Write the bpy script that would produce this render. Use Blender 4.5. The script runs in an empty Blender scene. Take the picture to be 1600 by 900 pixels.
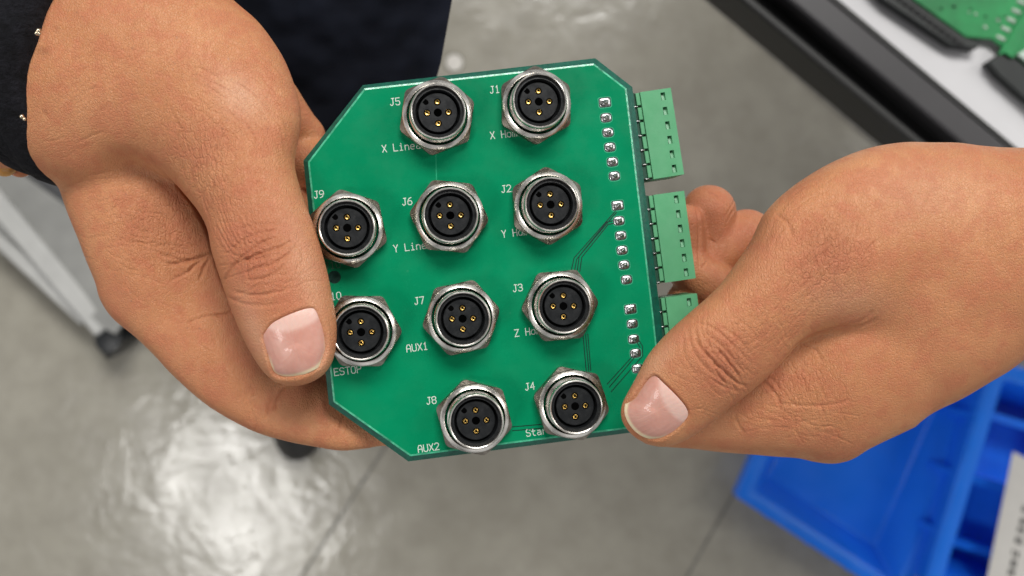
import bpy, math, random
import numpy as np
from mathutils import Matrix, Vector
random.seed(7); rng = np.random.default_rng(11)
sc = bpy.context.scene; col = sc.collection
PI = math.pi
# ------------------------------------------------------------------ camera, world, lamps
PXMM = 6.6          # picture pixels (of 1600) per millimetre at working height
D = 229.0           # camera height above working height, mm
ZW = 1050.0         # working height above the floor, mm
VOX = 0.5
def W(p):           # millimetres about the working point -> metres in the world
    return Vector((p[0]/1000, p[1]/1000, (p[2]+ZW)/1000))
def at(px, py, z):  # the point at height z (mm over the working height) seen at a picture position
    k = (D-z)/D/PXMM
    return ((px-800)*k, (450-py)*k, z)
cam_d = bpy.data.cameras.new('camera'); cam = bpy.data.objects.new('camera', cam_d); col.objects.link(cam)
cam.location = W((0,0,D)); cam_d.sensor_width = 36; cam_d.lens = D*PXMM*36/1600
cam_d.clip_start = 0.01; cam_d.clip_end = 30
cam_d.dof.use_dof = True; cam_d.dof.focus_distance = 0.221; cam_d.dof.aperture_fstop = 15
sc.camera = cam
w = bpy.data.worlds.new('World'); sc.world = w; w.use_nodes = True
def room_light():      # surroundings shaped for reflections: dark overhead for the photographer, added bright bands and noise
    n, l = w.node_tree.nodes, w.node_tree.links; bg = n['Background']
    tc = n.new('ShaderNodeTexCoord'); sp = n.new('ShaderNodeSeparateXYZ'); l.new(tc.outputs['Generated'], sp.inputs[0])
    r = n.new('ShaderNodeValToRGB'); l.new(sp.outputs['Z'], r.inputs[0]); e = r.color_ramp.elements
    e[0].position = 0.0; e[0].color = (0.42,0.43,0.44,1); e[1].position = 0.86; e[1].color = (0.035,0.035,0.036,1)
    for p, c in ((0.25,0.62),(0.5,0.40),(0.72,0.30)):
        q = e.new(p); q.color = (c,c,c*1.02,1)
    nz = n.new('ShaderNodeTexNoise'); nz.inputs['Scale'].default_value = 2.6; nz.inputs['Detail'].default_value = 1; l.new(tc.outputs['Generated'], nz.inputs['Vector'])
    mr = n.new('ShaderNodeMapRange'); l.new(nz.outputs['Fac'], mr.inputs[0])
    for i, x in enumerate((0.38,0.62,0.25,1.9)): mr.inputs[i+1].default_value = x
    mx = n.new('ShaderNodeMix'); mx.data_type = 'RGBA'; mx.blend_type = 'MULTIPLY'; mx.inputs[0].default_value = 1
    l.new(r.outputs[0], mx.inputs[6]); l.new(mr.outputs[0], mx.inputs[7]); l.new(mx.outputs[2], bg.inputs[0]); bg.inputs[1].default_value = 0.76
room_light()
sc.view_settings.view_transform = 'Standard'; sc.view_settings.look = 'None'
sc.view_settings.exposure = 0.0; sc.view_settings.gamma = 1.0
def lamp(name, loc, target, sx, sy, power, color=(1,1,1)):
    d = bpy.data.lights.new(name, 'AREA'); d.shape = 'RECTANGLE'; d.size = sx; d.size_y = sy
    d.energy = power; d.color = color
    o = bpy.data.objects.new(name, d); col.objects.link(o)
    o.location = loc; o.rotation_euler = (Vector(target)-Vector(loc)).to_track_quat('-Z', 'Y').to_euler()
    return o
lamp('ceiling_lamp', (0.40, 2.0, 3.4), (0, 0, 1.05), 1.9, 0.8, 108, (1.0, 0.98, 0.95))
lamp('ceiling_lamp', (-1.30, -1.00, 3.2), (-0.38, -0.28, 0), 0.75, 0.42, 22, (1.0, 0.98, 0.95))
lamp('ceiling_lamp', (2.2, 0.7, 2.5), (0, 0, 1.05), 0.5, 1.2, 18, (1.0, 0.98, 0.96))

# ------------------------------------------------------------------ materials
def mat(name, rough=0.5, metal=0.0, color=(0.5,0.5,0.5), spec=0.5):
    m = bpy.data.materials.new(name); m.use_nodes = True
    b = m.node_tree.nodes['Principled BSDF']
    b.inputs['Base Color'].default_value = (*color, 1); b.inputs['Roughness'].default_value = rough
    b.inputs['Metallic'].default_value = metal; b.inputs['Specular IOR Level'].default_value = spec
    return m
class NT:
    def __init__(s, m):
        s.m = m; s.t = m.node_tree; s.n = s.t.nodes; s.l = s.t.links; s.b = s.n['Principled BSDF']
        tc = s.n.new('ShaderNodeTexCoord'); mp = s.n.new('ShaderNodeMapping'); mp.inputs['Scale'].default_value = (1000,1000,1000)
        s.l.new(tc.outputs['Object'], mp.inputs['Vector']); s.co = mp.outputs['Vector']
    def _set(s, sock, v):
        if isinstance(v, bpy.types.NodeSocket): s.l.new(v, sock)
        elif v is not None: sock.default_value = v
    def noise(s, scale, detail=3, rough=0.55, vec=None, dist=0):
        n = s.n.new('ShaderNodeTexNoise'); n.inputs['Scale'].default_value = scale
        n.inputs['Detail'].default_value = detail; n.inputs['Roughness'].default_value = rough; n.inputs['Distortion'].default_value = dist
        s.l.new(vec or s.co, n.inputs['Vector']); return n.outputs['Fac']
    def voro(s, scale, vec=None, feature='DISTANCE_TO_EDGE'):
        n = s.n.new('ShaderNodeTexVoronoi'); n.feature = feature; n.inputs['Scale'].default_value = scale
        s.l.new(vec or s.co, n.inputs['Vector']); return n.outputs['Distance']
    def mapping(s, rot=(0,0,0), scale=(1,1,1), vec=None):
        n = s.n.new('ShaderNodeMapping'); n.inputs['Rotation'].default_value = rot; n.inputs['Scale'].default_value = scale
        s.l.new(vec or s.co, n.inputs['Vector']); return n.outputs['Vector']
    def math(s, op, a, b=None, c=None, clamp=False):
        n = s.n.new('ShaderNodeMath'); n.operation = op; n.use_clamp = clamp
        s._set(n.inputs[0], a); s._set(n.inputs[1], b)
        if c is not None: s._set(n.inputs[2], c)
        return n.outputs[0]
    def ramp(s, v, stops):
        n = s.n.new('ShaderNodeValToRGB'); cr = n.color_ramp
        while len(cr.elements) < len(stops): cr.elements.new(0.5)
        for e, (p, c) in zip(cr.elements, stops):
            e.position = p; e.color = (*c, 1) if len(c) == 3 else c
        s.l.new(v, n.inputs[0]); return n.outputs[0]
    def rng(s, v, a, b, c, d):
        n = s.n.new('ShaderNodeMapRange'); n.interpolation_type = 'SMOOTHSTEP'
        for i, x in enumerate((a,b,c,d)): n.inputs[i+1].default_value = x
        s.l.new(v, n.inputs[0]); return n.outputs[0]
    def mix(s, f, a, b, mode='MIX'):
        n = s.n.new('ShaderNodeMix'); n.data_type = 'RGBA'; n.blend_type = mode
        s._set(n.inputs[0], f)
        s._set(n.inputs[6], (*a,1) if isinstance(a, tuple) else a); s._set(n.inputs[7], (*b,1) if isinstance(b, tuple) else b)
        return n.outputs[2]
    def attr(s, name):
        n = s.n.new('ShaderNodeAttribute'); n.attribute_name = name; return n.outputs['Fac']
    def bump(s, h, strength, dist, prev=None):
        n = s.n.new('ShaderNodeBump'); n.inputs['Strength'].default_value = strength; n.inputs['Distance'].default_value = dist
        s.l.new(h, n.inputs['Height'])
        if prev is not None: s.l.new(prev, n.inputs['Normal'])
        return n.outputs['Normal']
    def out(s, color=None, rough=None, normal=None):
        if color is not None: s.l.new(color, s.b.inputs['Base Color'])
        if rough is not None: s.l.new(rough, s.b.inputs['Roughness'])
        if normal is not None: s.l.new(normal, s.b.inputs['Normal'])
        return s.m

def skin_mat(name, rotn):
    m = mat(name, 0.5); t = NT(m); b = t.b
    big = t.noise(0.045, 3, 0.6); mid = t.noise(0.22, 4, 0.6); fine = t.noise(1.6, 3, 0.6)
    c = t.ramp(big, [(0.3, (0.465,0.190,0.080)), (0.52, (0.52,0.222,0.097)), (0.72, (0.57,0.262,0.120))])
    c = t.mix(t.rng(mid, 0.40, 0.66, 0, 0.62), c, (0.47,0.155,0.074))
    c = t.mix(t.math('MULTIPLY', t.attr('red'), 0.6), c, (0.39,0.118,0.062))  # redness, plus shade painted into creases, thumb shafts and rear fingers
    c = t.mix(t.math('MULTIPLY', t.attr('pale'), 0.8), c, (0.62,0.35,0.225))
    c = t.mix(t.rng(fine, 0.5, 0.8, 0, 0.22), c, (0.34,0.14,0.07))
    pores = t.voro(0.42, feature='F1'); pm = t.math('MULTIPLY', t.rng(pores, 0.05, 0.16, 1, 0), t.rng(t.noise(0.12,2), 0.5, 0.62, 0, 0.5))
    c = t.mix(pm, c, (0.30,0.13,0.075))
    # fine surface relief: skin net, long hair-fine lines along the flow, pores
    jit = t.noise(0.5, 2); 
    n = t.n.new('ShaderNodeVectorMath'); n.operation = 'ADD'
    cx = t.n.new('ShaderNodeCombineXYZ'); t.l.new(jit, cx.inputs[0]); t.l.new(t.noise(0.37, 2), cx.inputs[1])
    t.l.new(t.co, n.inputs[0]); t.l.new(cx.outputs[0], n.inputs[1]); v = n.outputs[0]
    net = t.rng(t.voro(0.62, t.mapping((0,0,rotn),(1.55,0.75,1), v)), 0, 0.16, 0, 1)
    net2 = t.rng(t.voro(1.5, t.mapping((0,0,rotn+0.5),(1.3,0.8,1), v)), 0, 0.2, 0, 1)
    line = t.noise(1.0, 4, 0.7, t.mapping((0,0,rotn),(2.6,0.28,1), v), 0.6)
    wm = t.attr('net')
    h = t.math('MULTIPLY_ADD', net, t.math('MULTIPLY_ADD', wm, 0.55, 0.06), t.math('MULTIPLY', net2, 0.28))
    h = t.math('ADD', h, t.math('MULTIPLY', line, t.math('MULTIPLY_ADD', wm, 0.9, 0.55)))
    h = t.math('ADD', h, t.math('MULTIPLY', t.noise(3.2, 3, 0.7), 0.2))
    nm = t.bump(h, 0.9, 0.00030)
    rr = t.rng(mid, 0.3, 0.7, 0.42, 0.56)
    b.inputs['Subsurface Weight'].default_value = 0.14; b.inputs['Subsurface Radius'].default_value = (1.0, 0.35, 0.18)
    b.inputs['Subsurface Scale'].default_value = 0.0028; b.inputs['Specular IOR Level'].default_value = 0.42
    return t.out(c, rr, nm)
def nail_mat():
    m = mat('nail', 0.4); t = NT(m)
    c = t.mix(t.rng(t.noise(0.35,3), 0.35, 0.7, 0, 0.6), (0.58,0.30,0.235), (0.52,0.235,0.18))
    c = t.mix(t.attr('lunula'), c, (0.70,0.47,0.40))
    c = t.mix(t.attr('streak'), c, (0.82,0.55,0.50))
    c = t.mix(t.attr('free'), c, (0.72,0.58,0.38))
    nm = t.bump(t.attr('ridge'), 0.25, 0.0001)
    t.b.inputs['Subsurface Weight'].default_value = 0.15; t.b.inputs['Subsurface Scale'].default_value = 0.002
    t.b.inputs['Coat Weight'].default_value = 0.15
    return t.out(c, None, nm)
def simple(name, color, rough, metal=0, var=0.15, scale=0.3, bump=0, bscale=2.0, bdist=0.0001, rvar=0.0, spec=0.5):
    m = mat(name, rough, metal, color, spec); t = NT(m); f = t.noise(scale, 4, 0.6)
    lo = tuple(x*(1-var) for x in color); hi = tuple(min(1, x*(1+var)) for x in color)
    c = t.ramp(f, [(0.3, lo), (0.7, hi)])
    r = t.rng(t.noise(scale*2.3, 3), 0.3, 0.7, max(0.02, rough-rvar), min(1, rough+rvar)) if rvar else None
    nm = t.bump(t.noise(bscale, 4, 0.65), bump, bdist) if bump else None
    return t.out(c, r, nm)
M = {}
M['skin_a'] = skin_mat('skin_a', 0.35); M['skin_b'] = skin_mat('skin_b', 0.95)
M['nail'] = nail_mat()
def board_mat():
    m = mat('solder_mask', 0.3, 0, (0,0.2,0.08), 0.25); t = NT(m)
    c = t.ramp(t.noise(0.06, 4, 0.6), [(0.3, (0.0008,0.186,0.078)), (0.7, (0.0012,0.222,0.096))])
    sp = t.rng(t.voro(0.16, feature='F1'), 0.03, 0.07, 0.55, 0)
    sm = t.rng(t.noise(0.05, 2), 0.52, 0.6, 0, 1)
    c = t.mix(t.math('MULTIPLY', sp, sm), c, (0.25,0.5,0.36))
    r = t.rng(t.noise(0.1, 5, 0.65), 0.35, 0.7, 0.22, 0.36)
    h = t.math('ADD', t.noise(0.5, 4, 0.6), t.math('MULTIPLY', t.noise(1.0, 2, 0.5, t.mapping((0,0,0),(0.15,4,1))), 0.25))
    return t.out(c, r, t.bump(h, 0.12, 0.00025))
M['mask'] = board_mat()
M['board_edge'] = simple('board_edge', (0.004,0.085,0.055), 0.38, var=0.25, scale=0.8, bump=0.4, rvar=0.1)
M['rim'] = simple('board_rim_highlight', (0.06,0.36,0.21), 0.25, var=0.5, scale=0.5, rvar=0.1)  # lighter green paints a highlight line along the board's edge
M['silk'] = simple('silkscreen', (0.56,0.62,0.56), 0.6, var=0.12, scale=3)
M['silk_faint'] = simple('silkscreen_faint', (0.05,0.16,0.10), 0.6)
M['trace'] = simple('trace', (0.0,0.022,0.014), 0.4)
M['trace_soft'] = simple('trace_soft', (0.02,0.34,0.17), 0.3)
M['halo'] = simple('pad_halo', (0.05,0.36,0.20), 0.35)
M['hole'] = simple('hole_dark', (0.001,0.045,0.03), 0.6)
def nickel():
    m = mat('nickel', 0.26, 1.0, (0.60,0.57,0.52)); t = NT(m)
    c = t.ramp(t.noise(0.7, 5, 0.7), [(0.3, (0.66,0.62,0.56)), (0.55, (0.74,0.705,0.645)), (0.75, (0.82,0.79,0.74))])
    r = t.rng(t.noise(1.2, 4, 0.7), 0.3, 0.75, 0.20, 0.32)
    h = t.math('ADD', t.noise(3.0, 4, 0.7), t.math('MULTIPLY', t.noise(0.35, 2), 0.5))
    return t.out(c, r, t.bump(h, 0.05, 0.00012))
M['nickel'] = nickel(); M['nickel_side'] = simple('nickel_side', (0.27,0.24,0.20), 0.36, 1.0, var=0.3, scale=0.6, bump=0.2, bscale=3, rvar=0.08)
M['insert'] = simple('insert_black', (0.010,0.011,0.012), 0.42, spec=0.35, var=0.2, bump=0.25, bscale=3, rvar=0.08)
M['void'] = simple('void_black', (0.0015,0.0015,0.0015), 0.9, spec=0.0)
M['gold'] = simple('gold', (0.78,0.50,0.14), 0.25, 1.0, var=0.2, scale=2, bump=0.3, bscale=3, rvar=0.1)
M['tin'] = simple('tin', (0.42,0.42,0.415), 0.3, 1.0, var=0.35, scale=1.3, bump=0.3, bscale=1.3, bdist=0.0003, rvar=0.1)
M['terminal'] = simple('terminal_green', (0.09,0.32,0.155), 0.42, var=0.07, scale=0.15, bump=0.25, bscale=2.5, rvar=0.08)
M['terminal_dark'] = simple('terminal_dark', (0.01,0.06,0.035), 0.5)

# ------------------------------------------------------------------ object helpers
def tag(o, label=None, cat=None, group=None, kind=None):
    for k, v in (('label',label),('category',cat),('group',group),('kind',kind)):
        if v: o[k] = v
    return o
def empty(name, loc=(0,0,0)):
    o = bpy.data.objects.new(name, None); col.objects.link(o); o.location = W(loc); o.empty_display_size = 0.01; return o
def link(name, me, parent=None, loc=None):
    o = bpy.data.objects.new(name, me); col.objects.link(o)
    if parent is not None: o.parent = parent
    if loc is not None: o.location = loc
    return o
class MB:           # mesh builder, millimetres
    def __init__(s): s.v = []; s.f = []; s.mi = []; s.cur = 0
    def add(s, vs, fs):
        k = len(s.v); s.v += [tuple(map(float, v)) for v in vs]; s.f += [tuple(i+k for i in f) for f in fs]; s.mi += [s.cur]*len(fs)
    def box(s, x0, x1, y0, y1, z0, z1, bev=0.0):
        if bev <= 0:
            s.add([(x0,y0,z0),(x1,y0,z0),(x1,y1,z0),(x0,y1,z0),(x0,y0,z1),(x1,y0,z1),(x1,y1,z1),(x0,y1,z1)],
                  [(3,2,1,0),(4,5,6,7),(0,1,5,4),(1,2,6,5),(2,3,7,6),(3,0,4,7)]); return
        s.prism([(x0,y0),(x1,y0),(x1,y1),(x0,y1)], z0, z1, bev)
    def prism(s, poly, z0, z1, bev=0.0, grow=0.0):
        P = np.array(poly, float); n = len(P)
        def off(d):
            if d == 0: return P
            out = []
            for i in range(n):
                a, b, c = P[i-1], P[i], P[(i+1)%n]
                u = (b-a)/np.linalg.norm(b-a); v = (c-b)/np.linalg.norm(c-b)
                n1 = np.array([-u[1],u[0]]); n2 = np.array([-v[1],v[0]])
                m = n1+n2; m = m/max(1e-6, m@m)*2
                out.append(b+m*d)
            return np.array(out)
        lay = [(grow if not bev else -bev+0, z0)] if False else []
        if bev: lay = [(bev, z0), (0, z0+bev), (0, z1-bev), (bev, z1)]
        else: lay = [(-grow, z0), (0, z1)]
        vs = []
        for d, z in lay:
            vs += [(x, y, z) for x, y in off(d)]
        fs = [tuple(reversed(range(n)))]
        for L in range(len(lay)-1):
            for i in range(n):
                j = (i+1)%n; fs.append((L*n+i, L*n+j, (L+1)*n+j, (L+1)*n+i))
        fs.append(tuple((len(lay)-1)*n+i for i in range(n)))
        s.add(vs, fs)
    def rev(s, prof, n=64, cx=0, cy=0, close=False, wob=0.0):
        vs = []; fs = []; m = len(prof)
        for i in range(n):
            a = 2*PI*i/n; k = 1+wob*(random.random()-0.5)
            for r, z in prof: vs.append((cx+r*k*math.cos(a), cy+r*k*math.sin(a), z))
        for i in range(n):
            j = (i+1)%n
            for q in range(m-1 if not close else m):
                p = (q+1)%m; fs.append((i*m+q, j*m+q, j*m+p, i*m+p))
        s.add(vs, fs)
        if not close:
            if prof[0][0] > 1e-6: s.f.append(tuple(len(s.v)-n*m+i*m for i in reversed(range(n)))); s.mi.append(s.cur)
            if prof[-1][0] > 1e-6: s.f.append(tuple(len(s.v)-n*m+i*m+m-1 for i in range(n))); s.mi.append(s.cur)
    def tube(s, pts, rad, n=12, closed=False):
        P = [Vector(p) for p in pts]; m = len(P); R = rad if hasattr(rad, '__len__') else [rad]*m
        vs = []; fs = []; prev = None
        for i in range(m):
            a = P[i-1] if (i or closed) else P[i]; b = P[(i+1)%m] if (i < m-1 or closed) else P[i]
            t = (b-a).normalized()
            if prev is None: nx = t.orthogonal().normalized()
            else: nx = (prev - t*prev.dot(t)).normalized()
            prev = nx; ny = t.cross(nx)
            for k in range(n):
                an = 2*PI*k/n; vs.append(tuple(P[i]+(nx*math.cos(an)+ny*math.sin(an))*R[i]))
        for i in range(m if closed else m-1):
            j = (i+1)%m
            for k in range(n):
                q = (k+1)%n; fs.append((i*n+k, i*n+q, j*n+q, j*n+k))
        if not closed: fs.append(tuple(reversed(range(n)))); fs.append(tuple((m-1)*n+k for k in range(n)))
        s.add(vs, fs)
    def mesh(s, name, mats, smooth=False, org=(0,0,0)):
        me = bpy.data.meshes.new(name); o = np.array(org, float)
        V = (np.array(s.v)-o)/1000
        me.from_pydata([tuple(v) for v in V], [], s.f)
        for m_ in (mats if isinstance(mats, (list,tuple)) else [mats]): me.materials.append(m_)
        me.polygons.foreach_set('material_index', s.mi)
        me.update()
        if smooth:
            me.polygons.foreach_set('use_smooth', [True]*len(me.polygons))
            me.set_sharp_from_angle(angle=math.radians(smooth if smooth is not True else 180))
        return me
def crom(P, n=6, closed=True):
    P = np.array(P, float); out = []; N = len(P)
    for i in range(N if closed else N-1):
        if closed: a, b, c, d = P[i-1], P[i], P[(i+1)%N], P[(i+2)%N]
        else: a, b, c, d = P[max(i-1,0)], P[i], P[i+1], P[min(i+2,N-1)]
        for k in range(n):
            t = k/n
            out.append(0.5*((2*b)+(c-a)*t+(2*a-5*b+4*c-d)*t*t+(3*b-a-3*c+d)*t**3))
    if not closed: out.append(P[-1])
    return np.array(out)
# ------------------------------------------------------------------ circuit board
ORG = Vector(((711.09-800)/PXMM, (450-417.84)/PXMM, 0))
RB = (Matrix.Rotation(0.01771,3,'X') @ Matrix.Rotation(0.11639,3,'Y') @ Matrix.Rotation(0.12221,3,'Z'))
RBi = RB.inverted()
def L(px, py, h=0.0):      # where a sight line meets the plane h mm over the board, in board millimetres
    o = RBi @ (Vector((0,0,D)) - ORG); p = RBi @ (Vector(at(px,py,0)) - ORG); d = p-o
    k = (h-o.z)/d.z; q = o+d*k; return (q.x, q.y, h)
PU, PV = 23.49, 23.81
board = empty('circuit_board', tuple(ORG)); board.rotation_euler = RB.to_euler()
tag(board, 'green circuit board with cut corners and ten round metal sockets, held between two hands', 'circuit board')
top_px = [(569,138),(928,99),(979,138),(1022,500),(1036,628),(1004,667),(641,713),(521,628),(481,253)]
bot_px = [(567,133),(930,91),(988,136),(1033,500),(1044,632),(1008,673),(638,721),(514,632),(474,251)]
def board_mesh():
    T = [Vector(L(*p, 0)) for p in top_px]; c = sum(T, Vector())/len(T)
    n = len(T); P = MB()
    A = []
    for i in range(n):
        a, b, d = T[i-1], T[i], T[(i+1)%n]
        u = (b-a).normalized(); v = (d-b).normalized(); n1 = Vector((-u.y,u.x,0)); n2 = Vector((-v.y,v.x,0)); m_ = n1+n2; m_ = m_/m_.dot(m_)*2
        s = 1 if (c-b).dot(m_) > 0 else -1
        A.append((b + m_*s*0.42))
    B = [Vector(L(*p, -1.6)) for p in bot_px]
    up = [tuple(a) for a in A]; r1 = [(t.x, t.y, -0.10) for t in T]; r2 = [(b.x, b.y, -1.15) for b in [Vector(L(*p,-1.15)) for p in bot_px]]; r3 = [tuple(b) for b in B]
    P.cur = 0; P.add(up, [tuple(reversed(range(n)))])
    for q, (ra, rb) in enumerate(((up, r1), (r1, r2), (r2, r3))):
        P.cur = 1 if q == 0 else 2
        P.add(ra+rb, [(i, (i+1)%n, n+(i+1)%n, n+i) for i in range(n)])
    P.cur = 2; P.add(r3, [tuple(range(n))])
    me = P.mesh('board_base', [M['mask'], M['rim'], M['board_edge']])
    import bmesh
    bm = bmesh.new(); bm.from_mesh(me); bmesh.ops.remove_doubles(bm, verts=bm.verts, dist=1e-6); bmesh.ops.recalc_face_normals(bm, faces=bm.faces); bm.to_mesh(me); bm.free()
    return me
link('board_base', board_mesh(), board)
# one connector, built once: shell, hex nut, insert, contacts
def hexnut():
    b = MB(); n = 96; R = 9.42; f = R*math.cos(PI/6)
    lay = [(0, 0.0), (0, 2.5), (1, 3.45)]
    vs = []; rad = []
    for i in range(n):
        a = 2*PI*i/n; am = (a+PI/6) % (PI/3) - PI/6; hexr = f/math.cos(((a) % (PI/3)) - PI/6)
        rad.append((a, hexr))
    rings = []
    for kind in ('b','m','t0','t1','t2','t3','t4'):
        ring = []
        for a, h in rad:
            if kind == 'b': r, z = min(h, 9.12)-0.1, 0.0
            elif kind == 'm': r, z = min(h, 9.2), 2.62 - (min(h, 9.2)-f)*0.7
            elif kind == 't0': r, z = min(h-0.01, 8.15), 2.72
            elif kind == 't1': r, z = min(h-0.02, 8.12), 3.24
            elif kind == 't2': r, z = 7.96, 3.44
            elif kind == 't3': r, z = 7.15, 3.84
            else: r, z = 6.98, 3.5
            ring.append((r*math.cos(a), r*math.sin(a), z))
        rings.append(ring)
    rings.append([(6.9*math.cos(a), 6.9*math.sin(a), 0.8) for a, _ in rad])
    for g in rings: vs += g
    fs = []
    for q in range(len(rings)-1):
        for i in range(n):
            j = (i+1)%n; fs.append((q*n+i, q*n+j, (q+1)*n+j, (q+1)*n+i))
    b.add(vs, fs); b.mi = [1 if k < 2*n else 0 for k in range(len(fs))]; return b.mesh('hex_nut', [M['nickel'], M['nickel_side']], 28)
def shell():
    b = MB(); pr = [(6.3, 0.02), (6.3, 3.2)]
    z = 3.3
    while z < 6.6: pr += [(6.5, z), (6.22, z+0.28)]; z += 0.56
    pr += [(6.42, 6.9), (6.42, 7.75), (6.30, 8.08), (6.12, 8.2), (5.93, 8.08), (5.82, 7.8), (5.82, 2.4), (0, 2.4)]
    b.rev(pr, 72, wob=0.006); return b.mesh('shell', M['nickel'], 35)
def insert():
    b = MB()
    b.cur = 0
    b.rev([(5.81, 2.5), (5.81, 7.2), (5.15, 7.3), (4.98, 6.3), (4.98, 4.6), (4.55, 4.4), (4.5, 6.35), (4.36, 6.5), (0, 6.5)], 64)
    b.cur = 1
    b.rev([(0.95, 6.503), (0.0, 6.503)], 24)
    a = math.radians(132); k = []
    for q in range(9):
        an = a + PI + (q-4)*PI/8*1.0; k.append((3.55*math.cos(a)+0.62*math.cos(an), 3.55*math.sin(a)+0.62*math.sin(an), 6.505))
    k += [(4.34*math.cos(a+0.15), 4.34*math.sin(a+0.15), 6.505), (4.34*math.cos(a-0.15), 4.34*math.sin(a-0.15), 6.505)][::-1] if False else [(4.2*math.cos(a+0.13), 4.2*math.sin(a+0.13), 6.505), (4.2*math.cos(a-0.13), 4.2*math.sin(a-0.13), 6.505)][::-1]
    b.add(k, [tuple(range(len(k)))])
    for an in (85, -5, 175, -95):
        b.rev([(0.80, 6.504), (0.0, 6.504)], 20, 2.45*math.cos(math.radians(an)), 2.45*math.sin(math.radians(an)))
    return b.mesh('insert', [M['insert'], M['void']], 30)
def contact():
    b = MB(); b.rev([(0.56, 6.2), (0.56, 6.58), (0.42, 6.7), (0.27, 6.66), (0.2, 6.4), (0, 6.38)], 20)
    return b.mesh('contact', M['gold'], 40)
m_nut, m_shell, m_ins, m_con = hexnut(), shell(), insert(), contact()
conn = [('J5',1,0,22),('J6',1,1,55),('J7',1,2,12),('J8',1,3,-15),('J1',2,0,31),('J2',2,1,33),('J3',2,2,5),('J4',2,3,-12),('J9',0,1,42),('J10',0,2,-1)]
first = None
jit = [(0.06,-0.05),(0,0.1),(-0.1,0),(0.05,0),(0.1,0.05),(-0.03,-0.1),(0.1,-0.1),(0.02,0.1),(-0.08,0),(0.05,-0.1)]
for (nm, c, r, rot), (jx, jy) in zip(conn, jit):
    loc = Vector(((c-1)*PU+jx, -(r-1.5)*PV+jy, 0))/1000
    sh = link('socket', m_shell, board, loc) if first is None else first.copy()
    if first is not None:
        col.objects.link(sh); sh.parent = board; sh.location = loc
    k_rot = math.radians(random.uniform(-2, 2)); sh.rotation_euler = (0,0,k_rot)
    if first is None:
        first = sh
        kids = [link('hex_nut', m_nut, sh), link('insert', m_ins, sh)]
        for an in (85, -5, 175, -95):
            kids.append(link('contact', m_con, sh, Vector((2.45*math.cos(math.radians(an)), 2.45*math.sin(math.radians(an)), 0))/1000))
        kids[0].rotation_euler = (0,0,math.radians(rot)-k_rot-math.radians(7)-PI/2*0)
    else:
        for q, k0 in enumerate(kids):
            k1 = k0.copy(); col.objects.link(k1); k1.parent = sh
            if q == 0: k1.rotation_euler = (0,0,math.radians(rot)-k_rot-math.radians(7))
# solder pads
def pad_mesh(square, seed):
    random.seed(seed); b = MB(); n = 28
    hw, hh = (1.34, 1.06) if square else (1.26, 1.02)
    out = []
    for i in range(n):
        a = 2*PI*i/n; ca, sa = math.cos(a), math.sin(a)
        p = 7 if square else 3.2
        k = (abs(ca)**p+abs(sa)**p)**(-1/p); out.append((hw*ca*k, hh*sa*k))
    vs = []; K = [(1.0, 0.012), (0.9, 0.16), (0.72, 0.2), (0.5, 0.28), (0.36, 0.5), (0.24, 0.72), (0.0, 0.78)]
    for s, z in K:
        for i, (x, y) in enumerate(out):
            q = 1+0.04*random.uniform(-1,1)*(s < 0.95 and s > 0); rr = math.hypot(x, y)
            if s < 0.4: x, y = x/rr*1.2, y/rr*1.2
            vs.append((x*s*q + (0.12 if s < 0.6 else 0), y*s*q, z*(1+0.12*random.uniform(-1,1)*(s<0.95))))
    fs = [(q*n+i, q*n+(i+1)%n, (q+1)*n+(i+1)%n, (q+1)*n+i) for q in range(len(K)-1) for i in range(n)]
    b.cur = 1; b.add(vs, fs); b.cur = 0
    b.add([(x*1.24, y*1.27, 0.004) for x, y in out], [tuple(range(n))]); b.cur = 2; b.add([(x*1.14, y*1.15, 0.008) for x, y in out], [tuple(range(n))])
    return b.mesh('solder_pad', [M['halo'], M['tin'], M['hole']], 60)
pads = [(945,160),(947,184),(950,207),(953,230),(957,253),(960,275),(965,321),(967,345),(970,368),(972,391),(975,414),(979,437),(985,483),(988,506),(990,530),(993,552),(996,576),(999,600)]
for i, p in enumerate(pads):
    x, y, _ = L(*p); o = link('solder_pad', pad_mesh(i % 6 == 0, 50+i), board, Vector((x, y, 0))/1000)
# traces
def ribbon(b, pts, wd, z):
    P = [np.array(p[:2], float) for p in pts]; n = len(P); vs = []
    for i in range(n):
        a = P[max(i-1,0)]; c = P[min(i+1,n-1)]; q = P[i]
        u = (q-a) if i else (c-q); v = (c-q) if i < n-1 else (q-a)
        u = u/np.linalg.norm(u); v = v/np.linalg.norm(v); n1 = np.array([-u[1],u[0]]); n2 = np.array([-v[1],v[0]]); m_ = n1+n2
        m_ = m_/max(0.35, m_@m_)*2
        e0 = -u*wd/2 if i == 0 else (v*wd/2 if i == n-1 else 0)
        for s in (1, -1): w_ = q+e0+m_*s*wd/2; vs.append((w_[0], w_[1], z))
    b.add(vs, [(2*i+1, 2*i+3, 2*i+2, 2*i) for i in range(n-1)])
def trace(paths, m_, wd=0.23):
    b = MB()
    for k, p in enumerate(paths): ribbon(b, [L(*q) for q in p], wd, 0.010+0.002*k)
    link('copper_trace', b.mesh('copper_trace', m_), board)
trace([[(961,330),(958,334),(897,403),(893,421)], [(963,332),(901,405),(898,422)]], M['trace'])
trace([[(958,345),(948,347),(905,400),(902,423)], [(958,349),(950,351),(909,402),(906,424)]], M['trace'])
trace([[(911,524),(916,580)], [(915,523),(920,580)]], M['trace']); trace([[(918.5,522),(923,579)]], M['trace'])
trace([[(999,533),(1004,541),(1004,556),(999,562),(955,612)], [(996,536),(1000,543)],[(991,559),(952,605)],[(988,557),(949,600)]], M['trace'])
trace([[(801,667),(847,663)], [(801,673),(847,669)]], M['trace'])
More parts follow.
